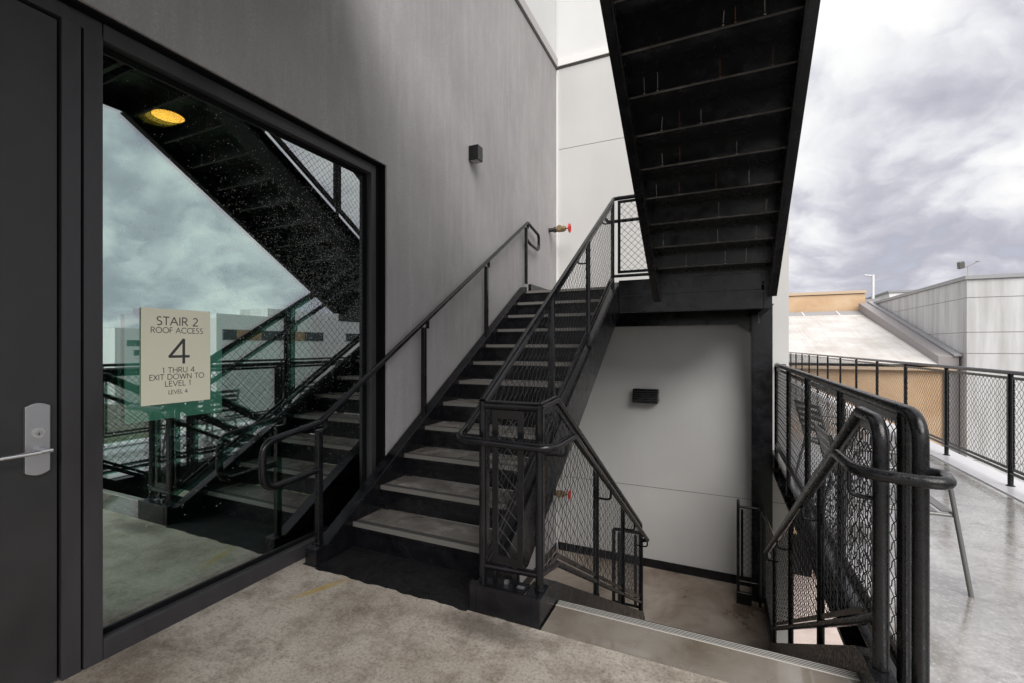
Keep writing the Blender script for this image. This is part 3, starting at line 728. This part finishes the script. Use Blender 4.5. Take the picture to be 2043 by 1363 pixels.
# treads descend towards +y: each tread i spans from previous nosing to its own nosing at y
fd = thing('stair_flight', 'black steel staircase going down from the sealed concrete edge strip', 'staircase', (0, 0, 0))
pt = {}
for i, (y, z) in enumerate(zip(nDy, nDz)):
    if i == 0:
        a = MB().box(-.808, .53, -DRUN - .005, -.0, -.04, 0).build('tread', 'tread_concrete', fd); b_ = MB().box(-.808, .53, -.052, .004, -.028, .0035).build('nosing', 'nosing_metal', a)
        c = MB().box(-.808, .53, -.018, -.012, -DRISE + .004, -.028).build('riser', 'black_paint', fd)
        a.location = (0, y, z); c.location = (0, y, z); pt = (a, b_, c)
    elif i < 9:
        a = copy_part(pt[0], fd, (0, y, z)); copy_part(pt[1], a, (0, 0, 0)); copy_part(pt[2], fd, (0, y, z))
    else:
        a = copy_part(pt[0], fd, (0, y, z)); copy_part(pt[1], a, (0, 0, 0)); copy_part(pt[2], fd, (0, y, z))
MB().box(-.808, .53, DY - .018, DY - .012, -DRISE + .004, -.03).build('riser', 'black_paint', fd)
# top nosing strip with pale ribs
tn = MB().box(-.808, .535, DY - .0515, DY + .004, -.028, .0010).build('top_nosing', 'nosing_groove', fd)
for k in range(4):
    o = MB().box(-.806, .53, 0, .0036, .0, .0012).build('rib', 'rib_metal', tn); o.location = (0, DY - .043 + k * .0118, .0011)
MB().box(-.808, .535, DY - .0575, DY - .0520, -.028, .0042).build('front_lip', 'rib_metal', tn)
def nD(y): return -.590 * (y - DY)
strg(fd, -.905, -.8135, [(2.114, 0), (2.114, .1365), (2.24, .152), (2.36, .118), (5.50, nD(5.50) + .118), (5.62, LLZ), (5.2, LLZ - .1), (2.45, -.25), (2.3, -.25), (2.3, 0)])
def XRR(y): return .575 - .0147 * (y - 2.2)         # right side plane drifts slightly inward
so = MB(); pl_ = [(2.135, -.02), (2.135, .130), (2.30, .132), (2.42, .10), (5.56, nD(5.56) + .11), (5.64, LLZ), (5.25, LLZ - .12), (2.45, -.27), (2.135, -.27)]
vs = [(XRR(p[0]) - .042, p[0], p[1]) for p in pl_] + [(XRR(p[0]) + .035, p[0], p[1]) for p in pl_]; nn = len(pl_)
so.add(vs, [tuple(range(nn)), tuple(range(2 * nn - 1, nn - 1, -1))] + [(i, i + nn, (i + 1) % nn + nn, (i + 1) % nn) for i in range(nn)]).build('stringer', 'wet_black_paint', fd, bevel=.004)

gd = thing('stair_guard', 'black mesh balustrade on the left of the downward flight', 'balustrade', (XD, 2.2, .15))
topD = line(2.44, 1.10, -.590, 2.44, 1.10); botD = line(2.46, .165, -.585, 2.46, .165)
rail(gd, [(XD, 2.185, 1.085), (XD, 2.44, 1.10), (XD, 5.42, topD(5.42)), (XD, 5.44, topD(5.42) - .08)], [.04, .02])
rail(gd, [(XD, 2.185, .225), (XD, 2.46, .165), (XD, 5.44, botD(5.44))], .04, .018, name='bottom_rail')
PD = [2.185, 3.36, 4.38, 5.43]
for y in PD[1:]: rnd_post(gd, XD, y, nD(y) + .11, topD(y) - .01)
for a, b in zip(PD[:-1], PD[1:]): guard_bay(gd, (XD, 0, 0), (0, 1, 0), topD, botD, a, b)
settle(gd)

gr_ = thing('stair_guard', 'wet black mesh balustrade on the right of the downward flight, nearest the camera', 'balustrade', (.575, 2.24, .12))
hdR = Vector((-.0147, 1, 0)); OR = Vector((.575 + .0147 * 2.2, 0, 0))
topR = line(2.50, 1.105, -.578, 2.50, 1.105); botR = line(2.48, .185, -.580, 2.48, .185)
yA = 2.235
rail(gr_, [(XRR(yA), yA, .135), (XRR(yA), yA, 1.10), (XRR(2.50), 2.50, 1.105), (XRR(5.58), 5.58, topR(5.58)), (XRR(5.6), 5.60, topR(5.6) - .12)], [.10, .02, .02], .0275, 'wet_black_paint', n=10, seg=18)
rail(gr_, [(XRR(yA), yA, .34), (XRR(2.48), 2.48, .185), (XRR(5.6), 5.6, botR(5.6))], .03, .020, 'wet_black_paint', 'bottom_rail')
PRR = [yA, 3.32, 4.48, 5.58]
for y in PRR[1:]: rnd_post(gr_, XRR(y), y, nD(y) + .09, topR(y) - .01, m='wet_black_paint')
for a, b in zip(PRR[:-1], PRR[1:]): guard_bay(gr_, OR, hdR, topR, botR, a + .005, b, r=.0024, seg=5)
settle(gr_)
hr = thing('looped_handrail', 'wet black handrail looping around the post ends at the right foreground', 'handrail', (.5, 2.1, .9))
def hR(y): return .925 - .565 * (y - 2.42)
def xhR(y): return XRR(y) - .105
rail(hr, [(xhR(5.35) + .03, 5.38, hR(5.38) - .02), (xhR(5.3), 5.30, hR(5.30)), (xhR(2.42), 2.42, .925), (xhR(2.14), 2.10, .925), (.715, 2.035, .925), (.745, 2.17, .925), (.70, 2.205, .925)], [.03, .05, .13, .07, .04], .0225, 'wet_black_paint', 'rail', seg=18, n=9)
for y in (3.32, 4.48, 5.25): jbracket(hr, XRR(y), y, hR(y), -.10)
MB().tube(fillet([(XRR(2.26), 2.25, .79), (xhR(2.3) + .015, 2.29, .79), (xhR(2.3) + .012, 2.28, .915)], .03, 5), .009, 8).build('bracket', 'wet_black_paint', hr)
settle(hr)

# ------------------------------------------------------------------ deck-side guard of the stairwell
XC = .675
gk = thing('deck_guard', 'wet black mesh guard between the stairwell and the wet roof deck', 'balustrade', (XC, 2.25, 0))
rail(gk, [(XC + .012, 2.205, -.22), (XC + .012, 2.205, 1.135), (XC, 2.50, 1.14), (XC, 6.92, 1.155), (XC, 6.95, 1.10)], [.11, .02, .02], .0265, 'wet_black_paint', n=10, seg=18)
rail(gk, [(XC, 2.33, .085), (XC, 6.95, .085)], .02, .019, 'wet_black_paint', 'bottom_rail')
PK = [2.335, 3.39, 4.57, 5.76, 6.95]
for y in PK: rnd_post(gk, XC, y, -.22, 1.13, .023, 'wet_black_paint')
for a, b in zip(PK[:-1], PK[1:]): guard_bay(gk, (XC, 0, 0), (0, 1, 0), lambda s_: 1.145, lambda s_: .085, a, b, r=.0024, seg=4)
rail(gk, [(XC, 6.95, 1.14), (XC + .02, 7.05, 1.14), (XC + .12, 7.08, 1.14)], .04, .022)
settle(gk)
fs = MB().box(.63, .738, 2.12, 7.08, -.28, -.25).box(.724, .738, 2.12, 7.08, -.25, -.006).box(.63, .722, 2.12, 7.08, -.016, -.006)
tag(fs.build('edge_channel', 'black_paint'), 'black steel edge channel under the deck-side guard', 'steel edge')

# ------------------------------------------------------------------ upper mid landing, beams, column
ml = thing('upper_landing', 'black steel landing platform at the top of the upward flight', 'landing', (-.9, 6.3, LZ))
MB().box(-2.44, .56, YT + .06, YB - .002, LZ - .06, LZ - .0).build('landing_slab', 'tread_concrete', ml)
MB().box(-1.11, .40, YT - .02, YT + .0, LZ - .12, LZ + .065, .003).build('toe_plate', 'black_paint', ml)
MB().box(-1.11, .42, YT + .0, YT + .018, LZ - .32, LZ - .12, .003).box(-1.11, .42, YT + .018, YT + .08, LZ - .32, LZ - .305).build('edge_channel', 'black_paint', ml)
MB().box(.42, .50, YT, YB - .003, LZ - .32, LZ + .06, .003).build('edge_channel', 'black_paint', ml)
MB().box(-2.44, .42, YT + .08, YB - .002, LZ - .16, LZ - .10).build('soffit_plate', 'matte_black', ml)
MB().box(-2.32, -2.28, YT + .06, YB - .003, LZ, LZ + .10).box(-2.28, .4, YB - .016, YB - .003, LZ, LZ + .10).build('curb', 'black_paint', ml)
settle(ml)
bm = thing('steel_beam', 'black steel beam under the upper landing, in front of the pale wall', 'beam', (-1, 6.92, 1.9))
MB().box(-2.44, .37, 6.86, 6.99, 1.695, 1.708).box(-2.44, .37, 6.918, 6.932, 1.708, 1.95).box(-2.44, .37, 6.86, 6.99, 1.95, 1.963).build('beam_web', 'black_paint', bm)
MB().prism([(.37, 1.70), (.20, 1.695), (.37, 1.58)], 'y', 6.915, 6.935).build('gusset', 'black_paint', bm)
settle(bm)
cl_ = thing('steel_column', 'black steel column standing at the right end of the landings', 'column', (.48, 6.8, -3))
MB().box(.385, .610, 6.70, 6.715, -6, 1.93, .002).box(.372, .384, 6.705, 6.96, -6, 1.93).box(.385, .61, 6.95, 6.965, -6, 1.93).build('flange', 'black_paint', cl_)
MB().box(.34, .62, 6.69, 6.97, 1.93, 1.945).build('cap_plate', 'black_paint', cl_)
MB().box(.452, .4545, 6.6985, 6.70, 1.70, 1.90).build('pale_streak', 'streak_pale', cl_)
settle(cl_)

# ------------------------------------------------------------------ overhead flight F2
F2Y, F2RUN, F2RISE = 5.53, .285, .172
f2 = thing('overhead_stair', 'dark underside of the steel staircase rising overhead towards the camera', 'staircase', (0, 0, 0))
x0, x1 = -.630, .460
pr_ = MB(); pr_.box(x0, x1, -F2RUN + .012, .0, -.045, -.038).box(x0, x1, -.002, .006, -.045, .0)   # tread pan seen from below
p_t = pr_.build('tread_pan', 'black_paint', f2)
cc = MB().box(x0, x1, -F2RUN + .012, .0, -.0375, 0).build('tread_fill', 'tread_concrete', p_t)
rs = MB().box(x0, x1, -.008, -.001, -F2RISE - .015, -.045).box(x0, x1, -.014, -.001, -F2RISE - .030, -F2RISE - .0155)
p_r = rs.build('riser', 'black_paint', f2)
for i in range(12):
    y = F2Y - i * F2RUN; z = LZ + (i + 1) * F2RISE
    if i == 0: p_t.location = (0, y, z); p_r.location = (0, y, z); 
    else:
        a = copy_part(p_t, f2, (0, y, z)); copy_part(cc, a, (0, 0, 0)); copy_part(p_r, f2, (0, y, z))
random.seed(11)
st = MB(); st2 = MB()
for i in range(0, 11):
    y = F2Y - i * F2RUN; z = LZ + (i + 1) * F2RISE
    for k in range(random.randint(3, 6)):
        xx = random.uniform(x0 + .08, x1 - .08); t_ = st if random.random() < .6 else st2; w_ = random.uniform(.0009, .0018); wob = random.uniform(-.006, .006)
        zt, zb = z - .06 - random.uniform(0, .05), z - F2RISE - .014
        t_.add([(xx + wob - w_, y - .0085, zt), (xx + wob + w_, y - .0085, zt), (xx + w_, y - .0085, zb), (xx - w_, y - .0085, zb)], [(0, 1, 2, 3)])
        t_.box(xx - .006, xx + .006, y - .018, y - .0142, z - F2RISE - .033, z - F2RISE - .028)
st.build('drip_streaks', 'streak_pale', f2, kind='stuff'); st2.build('rust_streaks', 'streak_rust', f2, kind='stuff')
k2 = F2RISE / F2RUN
def n2(y): return LZ + F2RISE + (F2Y - y) * k2
def ch(xa, xb, flx0, flx1, yA_=5.56, yB_=2.30):
    o = MB(); o.prism([(yA_, LZ + .0), (yA_, LZ - .20), (yA_ - .10, LZ - .20), (yB_ + .3, n2(yB_ + .3) - .25), (yB_, n2(yB_ + .3) - .25), (yB_, n2(yB_) + .05), (5.50, n2(5.50) + .05)], 'x', xa, xb)
    o.build('stringer', 'black_paint', f2, bevel=.003)
    fl_ = MB()
    a = (0, yA_ - .10, LZ - .20); b = (0, yB_ + .3, n2(yB_ + .3) - .25); th = .012
    xs = (flx0, flx1)
    fl_.add([(x, a[1], a[2] - .001) for x in xs] + [(x, b[1], b[2] - .001) for x in xs] + [(x, a[1], a[2] + th) for x in xs] + [(x, b[1], b[2] + th) for x in xs],
            [(0, 1, 3, 2), (4, 6, 7, 5), (0, 2, 6, 4), (1, 5, 7, 3), (0, 4, 5, 1), (2, 3, 7, 6)])
    ta = (5.50, n2(5.50) + .05); tb = (yB_, n2(yB_) + .05)
    fl_.add([(x, ta[0], ta[1] - th) for x in xs] + [(x, tb[0], tb[1] - th) for x in xs] + [(x, ta[0], ta[1] + .001) for x in xs] + [(x, tb[0], tb[1] + .001) for x in xs],
            [(0, 1, 3, 2), (4, 6, 7, 5), (0, 2, 6, 4), (1, 5, 7, 3), (0, 4, 5, 1), (2, 3, 7, 6)])
    fl_.build('flange', 'black_paint', f2)
ch(-.642, -.628, -.705, -.6425); ch(.458, .472, .4725, .535)
# landing above the camera
ul = thing('top_landing', 'dark steel landing overhead where the upper staircase arrives', 'landing', (-.9, 0, 4.1))
TZ = n2(2.30) + .0
MB().box(-2.44, .54, -5.5, 2.30 - .001, TZ - .06, TZ).build('slab', 'tread_concrete', ul)
MB().box(-2.43, .53, -5.5, 2.24, TZ - .14, TZ - .062).build('soffit_deck', 'matte_black', ul)
MB().box(.50, .54, -5.5, 2.28, TZ - .32, TZ - .061).box(-.70, .50, 2.24, 2.28, TZ - .30, TZ - .061).box(-2.43, -.70, 2.24, 2.28, TZ - .30, TZ + .05).box(-2.43, .50, .6, .68, TZ - .30, TZ - .141).box(-2.43, .50, -1.4, -1.32, TZ - .30, TZ - .141).build('joist', 'black_paint', ul)
settle(ul)
def top2(y): return n2(y) + .95
def bot2(y): return n2(y) + .15
for xx, lab in ((.50, 'black mesh balustrade on the outer side of the overhead stair'), (-.67, 'black mesh balustrade on the wall side of the overhead stair')):
    g3 = thing('stair_guard', lab, 'balustrade', (xx, 5.4, LZ))
    ys = [5.40, 4.36, 3.32, 2.30]
    rail(g3, [(xx, 5.42, top2(5.42)), (xx, 2.30, top2(2.30)), (xx, 2.2, TZ + 1.05)] + ([(xx, -3, TZ + 1.05)] if xx > 0 else []), .05)
    rail(g3, [(xx, 5.40, bot2(5.40)), (xx, 2.30, bot2(2.30))], .03, .018, name='bottom_rail')
    for y in ys: rnd_post(g3, xx, y, n2(y) + .03, top2(y))
    for a, b in zip(ys[1:], ys[:-1]): guard_bay(g3, (xx, 0, 0), (0, 1, 0), top2, bot2, a, b, seg=3)
    settle(g3)

# ------------------------------------------------------------------ lower landing bits
lg = thing('landing_guard', 'small dark mesh guard with kerb at the far right of the lower landing', 'balustrade', (.38, 6.6, LLZ))
yg = 6.60
MB().box(.19, .365, yg - .04, yg + .01, LLZ, LLZ + .15, .003).build('kerb', 'black_paint', lg)
zt = -.68
rail(lg, [(.21, yg, LLZ + .15), (.21, yg, zt + .06), (.212, yg + .10, zt + .05)], .03, .019, name='post')
rail(lg, [(.21, yg, zt), (.46, yg, zt), (.50, 6.2, zt), (.525, 5.62, zt + .0)], .02, .016)
MB().tube([(.21, yg, LLZ + .28), (.46, yg, LLZ + .28)], .016, 10).build('bottom_rail', 'black_paint', lg)
rnd_post(lg, .46, yg, LLZ, zt, .018)
MB().box(.24, .27, yg - .005, yg + .005, LLZ + .3, zt - .03).box(.40, .43, yg - .005, yg + .005, LLZ + .3, zt - .03).build('panel_frame', 'black_paint', lg)
wire_mesh(MB(), (0, yg, 0), (1, 0, 0), [(.26, LLZ + .3), (.41, LLZ + .3), (.41, zt - .03), (.26, zt - .03)], seg=3).build('wire_mesh', 'wire_black', lg, kind='stuff')
wire_mesh(MB(), (.52, 0, 0), (0, 1, 0), [(5.66, LLZ + .16), (6.55, LLZ + .16), (6.55, zt - .03), (5.66, zt - .03)], seg=3).build('wire_mesh', 'wire_black', lg, kind='stuff')
MB().box(.50, .54, 5.62, 6.60, LLZ - .1, LLZ + .13).build('edge_kerb', 'black_paint', lg)
settle(lg)
lg2 = thing('landing_guard', 'dark narrow guard on the lower landing seen through the left balustrade mesh', 'balustrade', (-1.0, 5.5, LLZ))
rail(lg2, [(-1.17, 5.50, LLZ + .10), (-1.17, 5.50, -.80), (XD, 5.50, -.80), (XD, 5.50, LLZ + .10)], .03, .02)
MB().box(-1.20, -.81, 5.47, 5.53, LLZ, LLZ + .14).build('kerb', 'black_paint', lg2)
MB().tube([(-1.17, 5.5, LLZ + .25), (XD, 5.5, LLZ + .25)], .016, 10).build('bottom_rail', 'black_paint', lg2)
MB().box(-1.12, -1.085, 5.495, 5.505, LLZ + .27, -.83).box(-.93, -.895, 5.495, 5.505, LLZ + .27, -.83).build('panel_frame', 'black_paint', lg2)
wire_mesh(MB(), (0, 5.5, 0), (1, 0, 0), [(-1.09, LLZ + .28), (-.92, LLZ + .28), (-.92, -.84), (-1.09, -.84)], seg=3).build('wire_mesh', 'wire_black', lg2, kind='stuff')
settle(lg2)
# lower flight continuing down below flight 1
nEy = [5.356 - i * DRUN for i in range(1, 10)]; nEz = [LLZ - i * DRISE for i in range(1, 10)]
fe = thing('lower_stair', 'dark lower staircase continuing down beneath the upward flight', 'staircase', (0, 0, 0))
a = MB().box(-2.32, -1.21, 0, DRUN + .005, -.04, 0).build('tread', 'tread_concrete', fe); a.location = (0, nEy[0], nEz[0])
c = MB().box(-2.32, -1.21, DRUN - .018, DRUN - .012, 0, DRISE - .03).build('riser', 'black_paint', fe); c.location = (0, nEy[0], nEz[0])
for y, z in zip(nEy[1:], nEz[1:]): copy_part(a, fe, (0, y, z)); copy_part(c, fe, (0, y, z))
for xa in (-2.42, -1.2): MB().prism([(5.36, LLZ + .05), (5.36, LLZ - .35), (2.6, LLZ - 2.0), (2.6, LLZ - 1.6)], 'x', xa, xa + .09).build('stringer', 'black_paint', fe)

# ================================================================== fixtures
wl = thing('wall_lamp', 'small black box lamp high on the grey stucco wall', 'wall light', (XW, 4.27, 3.46))
MB().box(0, .115, -.055, .055, -.08, .075, .003).build('housing', 'black_paint', wl)
MB().box(.012, .10, -.044, .044, -.083, -.0795).build('lens', 'flashing_grey', wl)
MB().box(-.002, .004, -.05, .05, -.07, .07).build('back_plate', 'matte_black', wl)
wk = thing('wall_light', 'black louvred wall light on the pale wall under the upper landing', 'wall light', (-1.0, YB, .66))
MB().prism([(0, .10), (-.13, .105), (-.20, -.06), (-.19, -.10), (0, -.10)], 'x', -.195, .17).build('housing', 'black_paint', wk, bevel=.005)
for k in range(5):
    z = .07 - k * .032; yy = -.143 - (.07 - z) * .42 - .004
    MB().box(-.18, .155, yy - .006, yy + .01, z - .004, z + .004).build('louvre', 'bronze_frame', wk)
MB().tube([(.172, -.05, .06), (.182, -.05, .06)], .008, 8).build('screw', 'bronze', wk); MB().tube([(.172, -.05, -.06), (.182, -.05, -.06)], .008, 8).build('screw', 'bronze', wk)

def valve(z, lab):
    v = thing('standpipe_valve', lab, 'valve', (XW, 6.72, z))
    MB().tube([(0, 0, 0), (.13, 0, 0)], .033, 18).tube([(.085, 0, 0), (.125, 0, 0)], .045, 8, sm=False).build('pipe_stub', 'pipe_black', v)
    MB().tube([(.125, 0, 0), (.15, 0, 0)], .040, 6, sm=False).tube([(.15, 0, 0), (.25, 0, 0)], .047, 14).tube([(.20, 0, 0), (.20, -.09, .0)], .036, 12).tube([(.20, -.085, 0), (.20, -.10, 0)], .041, 12).tube([(.25, 0, 0), (.275, 0, 0)], .034, 8, sm=False).build('body', 'bronze', v)
    MB().tube([(.27, 0, 0), (.345, 0, 0)], .008, 8).build('spindle', 'pipe_black', v)
    w = MB(); ring = [(.335, .062 * math.cos(R(i * 15)), .062 * math.sin(R(i * 15))) for i in range(25)]
    w.tube(ring, .010, 8, caps=False)
    for i in range(5): w.tube([(.335, 0, 0), (.335, .058 * math.cos(R(i * 72)), .058 * math.sin(R(i * 72)))], .006, 6)
    w.tube([(.325, 0, 0), (.35, 0, 0)], .016, 10).build('handwheel', 'red_paint', v)
    return v
valve(3.215, 'brass valve with a red handwheel high on the grey wall near the corner')
valve(-.88, 'brass valve with a red handwheel low behind the balustrade mesh')

# ================================================================== deck: far guard, chairs
XF = 2.62
gf = thing('deck_guard', 'long black mesh guard along the far edge of the wet roof deck', 'balustrade', (XF, 6, 0))
MB().tube([(XF, -5.5, 1.13), (XF, 24, 1.15)], .021, 12).build('top_rail', 'black_paint', gf)
MB().tube([(XF, -5.5, .14), (XF, 24, .14)], .016, 10).build('bottom_rail', 'black_paint', gf)
pys = [6.17 + 1.41 * i for i in range(-8, 13)]
pp = None
for y in pys:
    if pp is None: pp = MB().tube([(0, 0, .01), (0, 0, 1.12)], .022, 12).tube([(0, 0, .012), (0, 0, .02)], .034, 12).build('post', 'black_paint', gf); pp.location = (XF, y, 0)
    else: copy_part(pp, gf, (XF, y, 0))
pan = None
def flat_top(s_): return 1.128
def flat_bot(s_): return .14
hold = thing('holder', 'x', 'x')
guard_bay(hold, (0, 0, 0), (0, 1, 0), flat_top, flat_bot, 0, 1.41, fw=.028, seg=3, r=.0022)
fr_, wm_ = list(hold.children)
for i, y in enumerate(pys[:-1]):
    for o in (fr_, wm_):
        if i == 0: o.parent = gf; o.location = (XF, y, 0)
        else: copy_part(o, gf, (XF, y, 0))
bpy.data.objects.remove(hold)
settle(gf)

def chair(loc, rz, lab):
    c = thing('metal_chair', lab, 'chair', loc, rz, 'metal chairs on the wet deck')
    w, d = .27, .25
    for sx in (-1, 1):
        MB().tube(fillet([(sx * (w + .04), -d - .05, 0), (sx * w, -d + .03, .62), (sx * w, -d + .08, .66), (sx * w, d - .02, .68)], .05, 5), .0125, 10).build('leg', 'chair_metal', c)
        MB().tube([(sx * (w + .03), d + .09, 0), (sx * w * .97, d, .44), (sx * w * .93, d + .10, .84)], .0125, 10).build('leg', 'chair_metal', c)
    s_ = MB().tube(fillet([(-w, -d, .43), (w, -d, .43)], .02), .010, 8)
    s_.tube([(-w, d, .43), (w, d, .43)], .010, 8).tube([(-w, -d, .43), (-w, d, .43)], .010, 8).tube([(w, -d, .43), (w, d, .43)], .010, 8).build('seat_frame', 'chair_metal', c)
    sl_ = MB().box(-w + .01, w - .01, -.022, .022, -.003, .003).build('seat_slat', 'chair_metal', c); sl_.location = (0, -d + .04, .445)
    for k in range(1, 8): copy_part(sl_, c, (0, -d + .04 + k * .062, .445 - .006 * math.sin(k)))
    bs = MB().box(-w + .02, w - .02, -.003, .003, -.018, .018).build('back_slat', 'chair_metal', c); bs.location = (0, d + .035, .57)
    for k in range(1, 5): copy_part(bs, c, (0, d + .035 + k * .016, .57 + k * .062))
    return c
chair((.975, 3.69, 0), R(90), 'grey metal chair on wet deck right behind the thick looped handrail')
chair((1.12, 5.45, 0), R(104), 'grey metal chair on wet deck farther back, seen through guard mesh')

# ================================================================== buildings beyond
tb = thing('tan_building', 'tan building with a pale sloping roof and orange-tan rooftop block', 'building', (0, 27, 0))
def tp(mb, name, m, **k):
    o = mb.build(name, m, tb, **k); o.location = (0, -27, 0); return o
tp(MB().box(-6, 9.45, 26.7, 39, -13, .55), 'wall', 'tan_stucco')
tp(MB().box(-6.1, 9.5, 26.45, 26.7, .30, .58), 'eave_trim', 'trim_tan')
rf = MB().prism([(26.45, .62), (39.2, 3.82), (39.2, 3.5), (26.45, .45)], 'x', -6, 8.85); tp(rf, 'sloping_roof', 'pale_roof')
tp(MB().prism([(38.2, 3.60), (39.4, 3.92), (39.4, 3.7), (38.2, 3.4)], 'x', -6, 9.1), 'ridge_strip', 'coping_grey')
for i in range(6): tp(MB().prism([(38.15, 3.61), (39.35, 3.935), (39.35, 3.7), (38.15, 3.4)], 'x', -3 + i * 2.1, -2.93 + i * 2.1), 'strip_joint', 'flashing_white')
tp(MB().prism([(26.4, .55), (26.4, .95), (39.3, 4.45), (39.3, 3.9)], 'x', 8.85, 9.55), 'roof_parapet', 'roof_grey')
tp(MB().prism([(26.3, .96), (26.3, 1.03), (39.4, 4.57), (39.4, 4.47)], 'x', 9.36, 9.62), 'parapet_cap', 'coping_grey')
tp(MB().box(9.1, 9.62, 26.6, 27.6, -13, .9), 'downspout_case', 'roof_grey')
tp(MB().box(-6, 9.3, 39.6, 46, 3.2, 5.12), 'rooftop_block', 'tan_stucco')
tp(MB().box(-6.1, 9.36, 39.5, 46.1, 5.16, 5.36), 'block_coping', 'trim_tan')
tp(MB().box(-6.1, 9.40, 39.4, 46.1, 4.42, 4.5), 'kerb_line', 'flashing_white') if False else None

pb = thing('pale_building', 'large pale panelled building at the right with thin horizontal joints', 'building', (14, 30, 0))
def pp_(mb, name, m, **k):
    o = mb.build(name, m, pb, **k); o.location = (-14, -30, 0); return o
bx, by = 9.66, 26.0; zj = [-13, -3.5, 1.09, 2.0, 3.49, 4.28]
vx = [0, 3.4, 9, 15, 22, 30]
for i, (a, b) in enumerate(zip(zj[:-1], zj[1:])):
    pp_(MB().box(bx, bx + 8, by, by + .3, a + .015, b - .015), 'wall_panel', 'pale_panel')
    for c_, d_ in zip([.3, 4.0, 8.2, 12.4][:-1], [4.0, 8.2, 12.4, 16][:-1]):
        pp_(MB().box(bx, bx + .3, by + c_ + .012, by + d_ - .012, a + .015, b - .015), 'wall_panel', 'pale_panel')
pp_(MB().box(bx + .03, bx + 8, by + .03, by + 17, -13, 4.26), 'core', 'flashing_grey')
pp_(MB().box(bx - .08, bx + 8, by - .08, by + .12, 4.28, 4.44).box(bx - .08, bx + .12, by + .12, by + 17, 4.28, 4.44), 'coping', 'coping_grey')
pp_(MB().prism([(bx + 9, 4.4), (bx + 14, 6.1), (bx + 16, 6.4), (bx + 16, 4.4)], 'y', by + 8, by + 16), 'roof_monitor', 'coping_grey')
pc = thing('white_building', 'small white rooftop building behind the pale panelled one', 'building', (16, 55, 0))
MB().box(-1.2, 9, 0, 14, -13, 6.55).build('wall', 'white_far', pc); MB().box(-1.3, 9.1, -.1, 14.1, 6.55, 6.75).build('coping', 'coping_grey', pc)
fl = thing('floodlight', 'grey floodlight on a short mast at the corner of the pale building', 'floodlight', (bx + .12, by + .2, 4.44))
MB().tube([(0, 0, 0), (0, 0, .42)], .022, 8).build('mast', 'flashing_grey', fl)
MB().tube([(-.14, 0, .38), (0, 0, .44), (.28, .0, .60), (.38, 0, .62)], .016, 8).build('arm', 'roof_grey', fl)
h_ = MB().box(-.13, .13, -.07, .07, -.16, .16, .03).build('lamp_head', 'chair_metal', fl); h_.location = (-.24, 0, .50); h_.rotation_euler = (R(10), R(-12), R(20))
h_ = MB().box(-.05, .05, -.03, .03, -.02, .02).build('sensor', 'roof_grey', fl); h_.location = (.30, 0, .62)
po = thing('light_pole', 'thin white pole standing beyond the orange-tan rooftop block', 'light pole', (13.78, 56, 0))
MB().tube([(0, 0, -13), (0, 0, 8.5)], .12, 10).build('shaft', 'white_far', po); MB().tube([(0, 0, 8.4), (-.7, 0, 8.5)], .07, 8).build('head_arm', 'white_far', po)
rv = thing('roof_vent', 'small grey roof unit beside the white pole', 'roof unit', (11.2, 47, 4.0))
MB().box(-.5, .8, 0, 2, 0, 1.35).build('unit_body', 'coping_grey', rv)
# red and dark things far below, glimpsed through the mesh
for i, (x, y, w_, h_2, m_) in enumerate(((1.7, 22, .9, 1.6, 'red_paint'), (2.9, 22.3, 1.1, 1.3, 'matte_black'), (4.2, 21.8, .8, 1.7, 'red_paint'))):
    t_ = thing('bin', ['red wheeled bin far below, nearest the column', 'black wheeled bin between the two red ones below', 'red wheeled bin far below, farther from the column'][i], 'bin', (x, y, -8), 0)
    MB().prism([(-w_ / 2 * .85, 0), (w_ / 2 * .85, 0), (w_ / 2, h_2), (-w_ / 2, h_2)], 'y', -.4, .4).build('body', m_, t_)
    MB().box(-w_ / 2 - .04, w_ / 2 + .04, -.45, .45, h_2, h_2 + .07).build('lid', 'matte_black', t_)

# buildings that the window reflects (beyond the deck, to the right of the camera)
def far_block(name, lab, X, y0, y1, z1, rows, depth=14, m='white_far', roof=None):
    t_ = thing(name, lab, 'building', (X, (y0 + y1) / 2, -13)); o = MB().box(0, depth, y0 - (y0 + y1) / 2, y1 - (y0 + y1) / 2, 0, z1 + 13).build('wall', m, t_)
    for (ya, yb, za, zb, nwin, gap, mats_) in rows:
        wdt = (yb - ya - gap * (nwin - 1)) / nwin
        for k in range(nwin):
            a = ya + k * (wdt + gap) - (y0 + y1) / 2
            w = MB().box(-.10, .0, a - .08, a + wdt + .08, za + 13 - .08, zb + 13 + .08).build('window', 'coping_grey', t_)
            MB().box(-.14, -.101, a, a + wdt, za + 13, zb + 13).build('pane', mats_[k % len(mats_)], w)
    if roof: MB().box(*roof).build('penthouse', 'pale_panel', t_)
    return t_
far_block('pale_office_block', 'long pale office block with one strip of windows, mirrored in the glass', 65, 44.5, 150, 6.45,
          [(45.5, 65, 2.45, 4.0, 9, .08, ['far_glass', 'far_glass_orange_refl', 'far_glass_orange_refl', 'far_glass']), (71, 90, 2.45, 4.0, 9, .08, ['far_glass'])], roof=(8, 16, -38, 40, 19.4, 21.6))
far_block('white_office_block', 'far white office block with two rows of windows, mirrored beside the sign', 130, 61, 92, 5.9,
          [(63.5, 90, 1.5, 2.9, 6, 2.2, ['far_glass']), (65, 90, -.9, .4, 5, 2.2, ['far_glass'])])
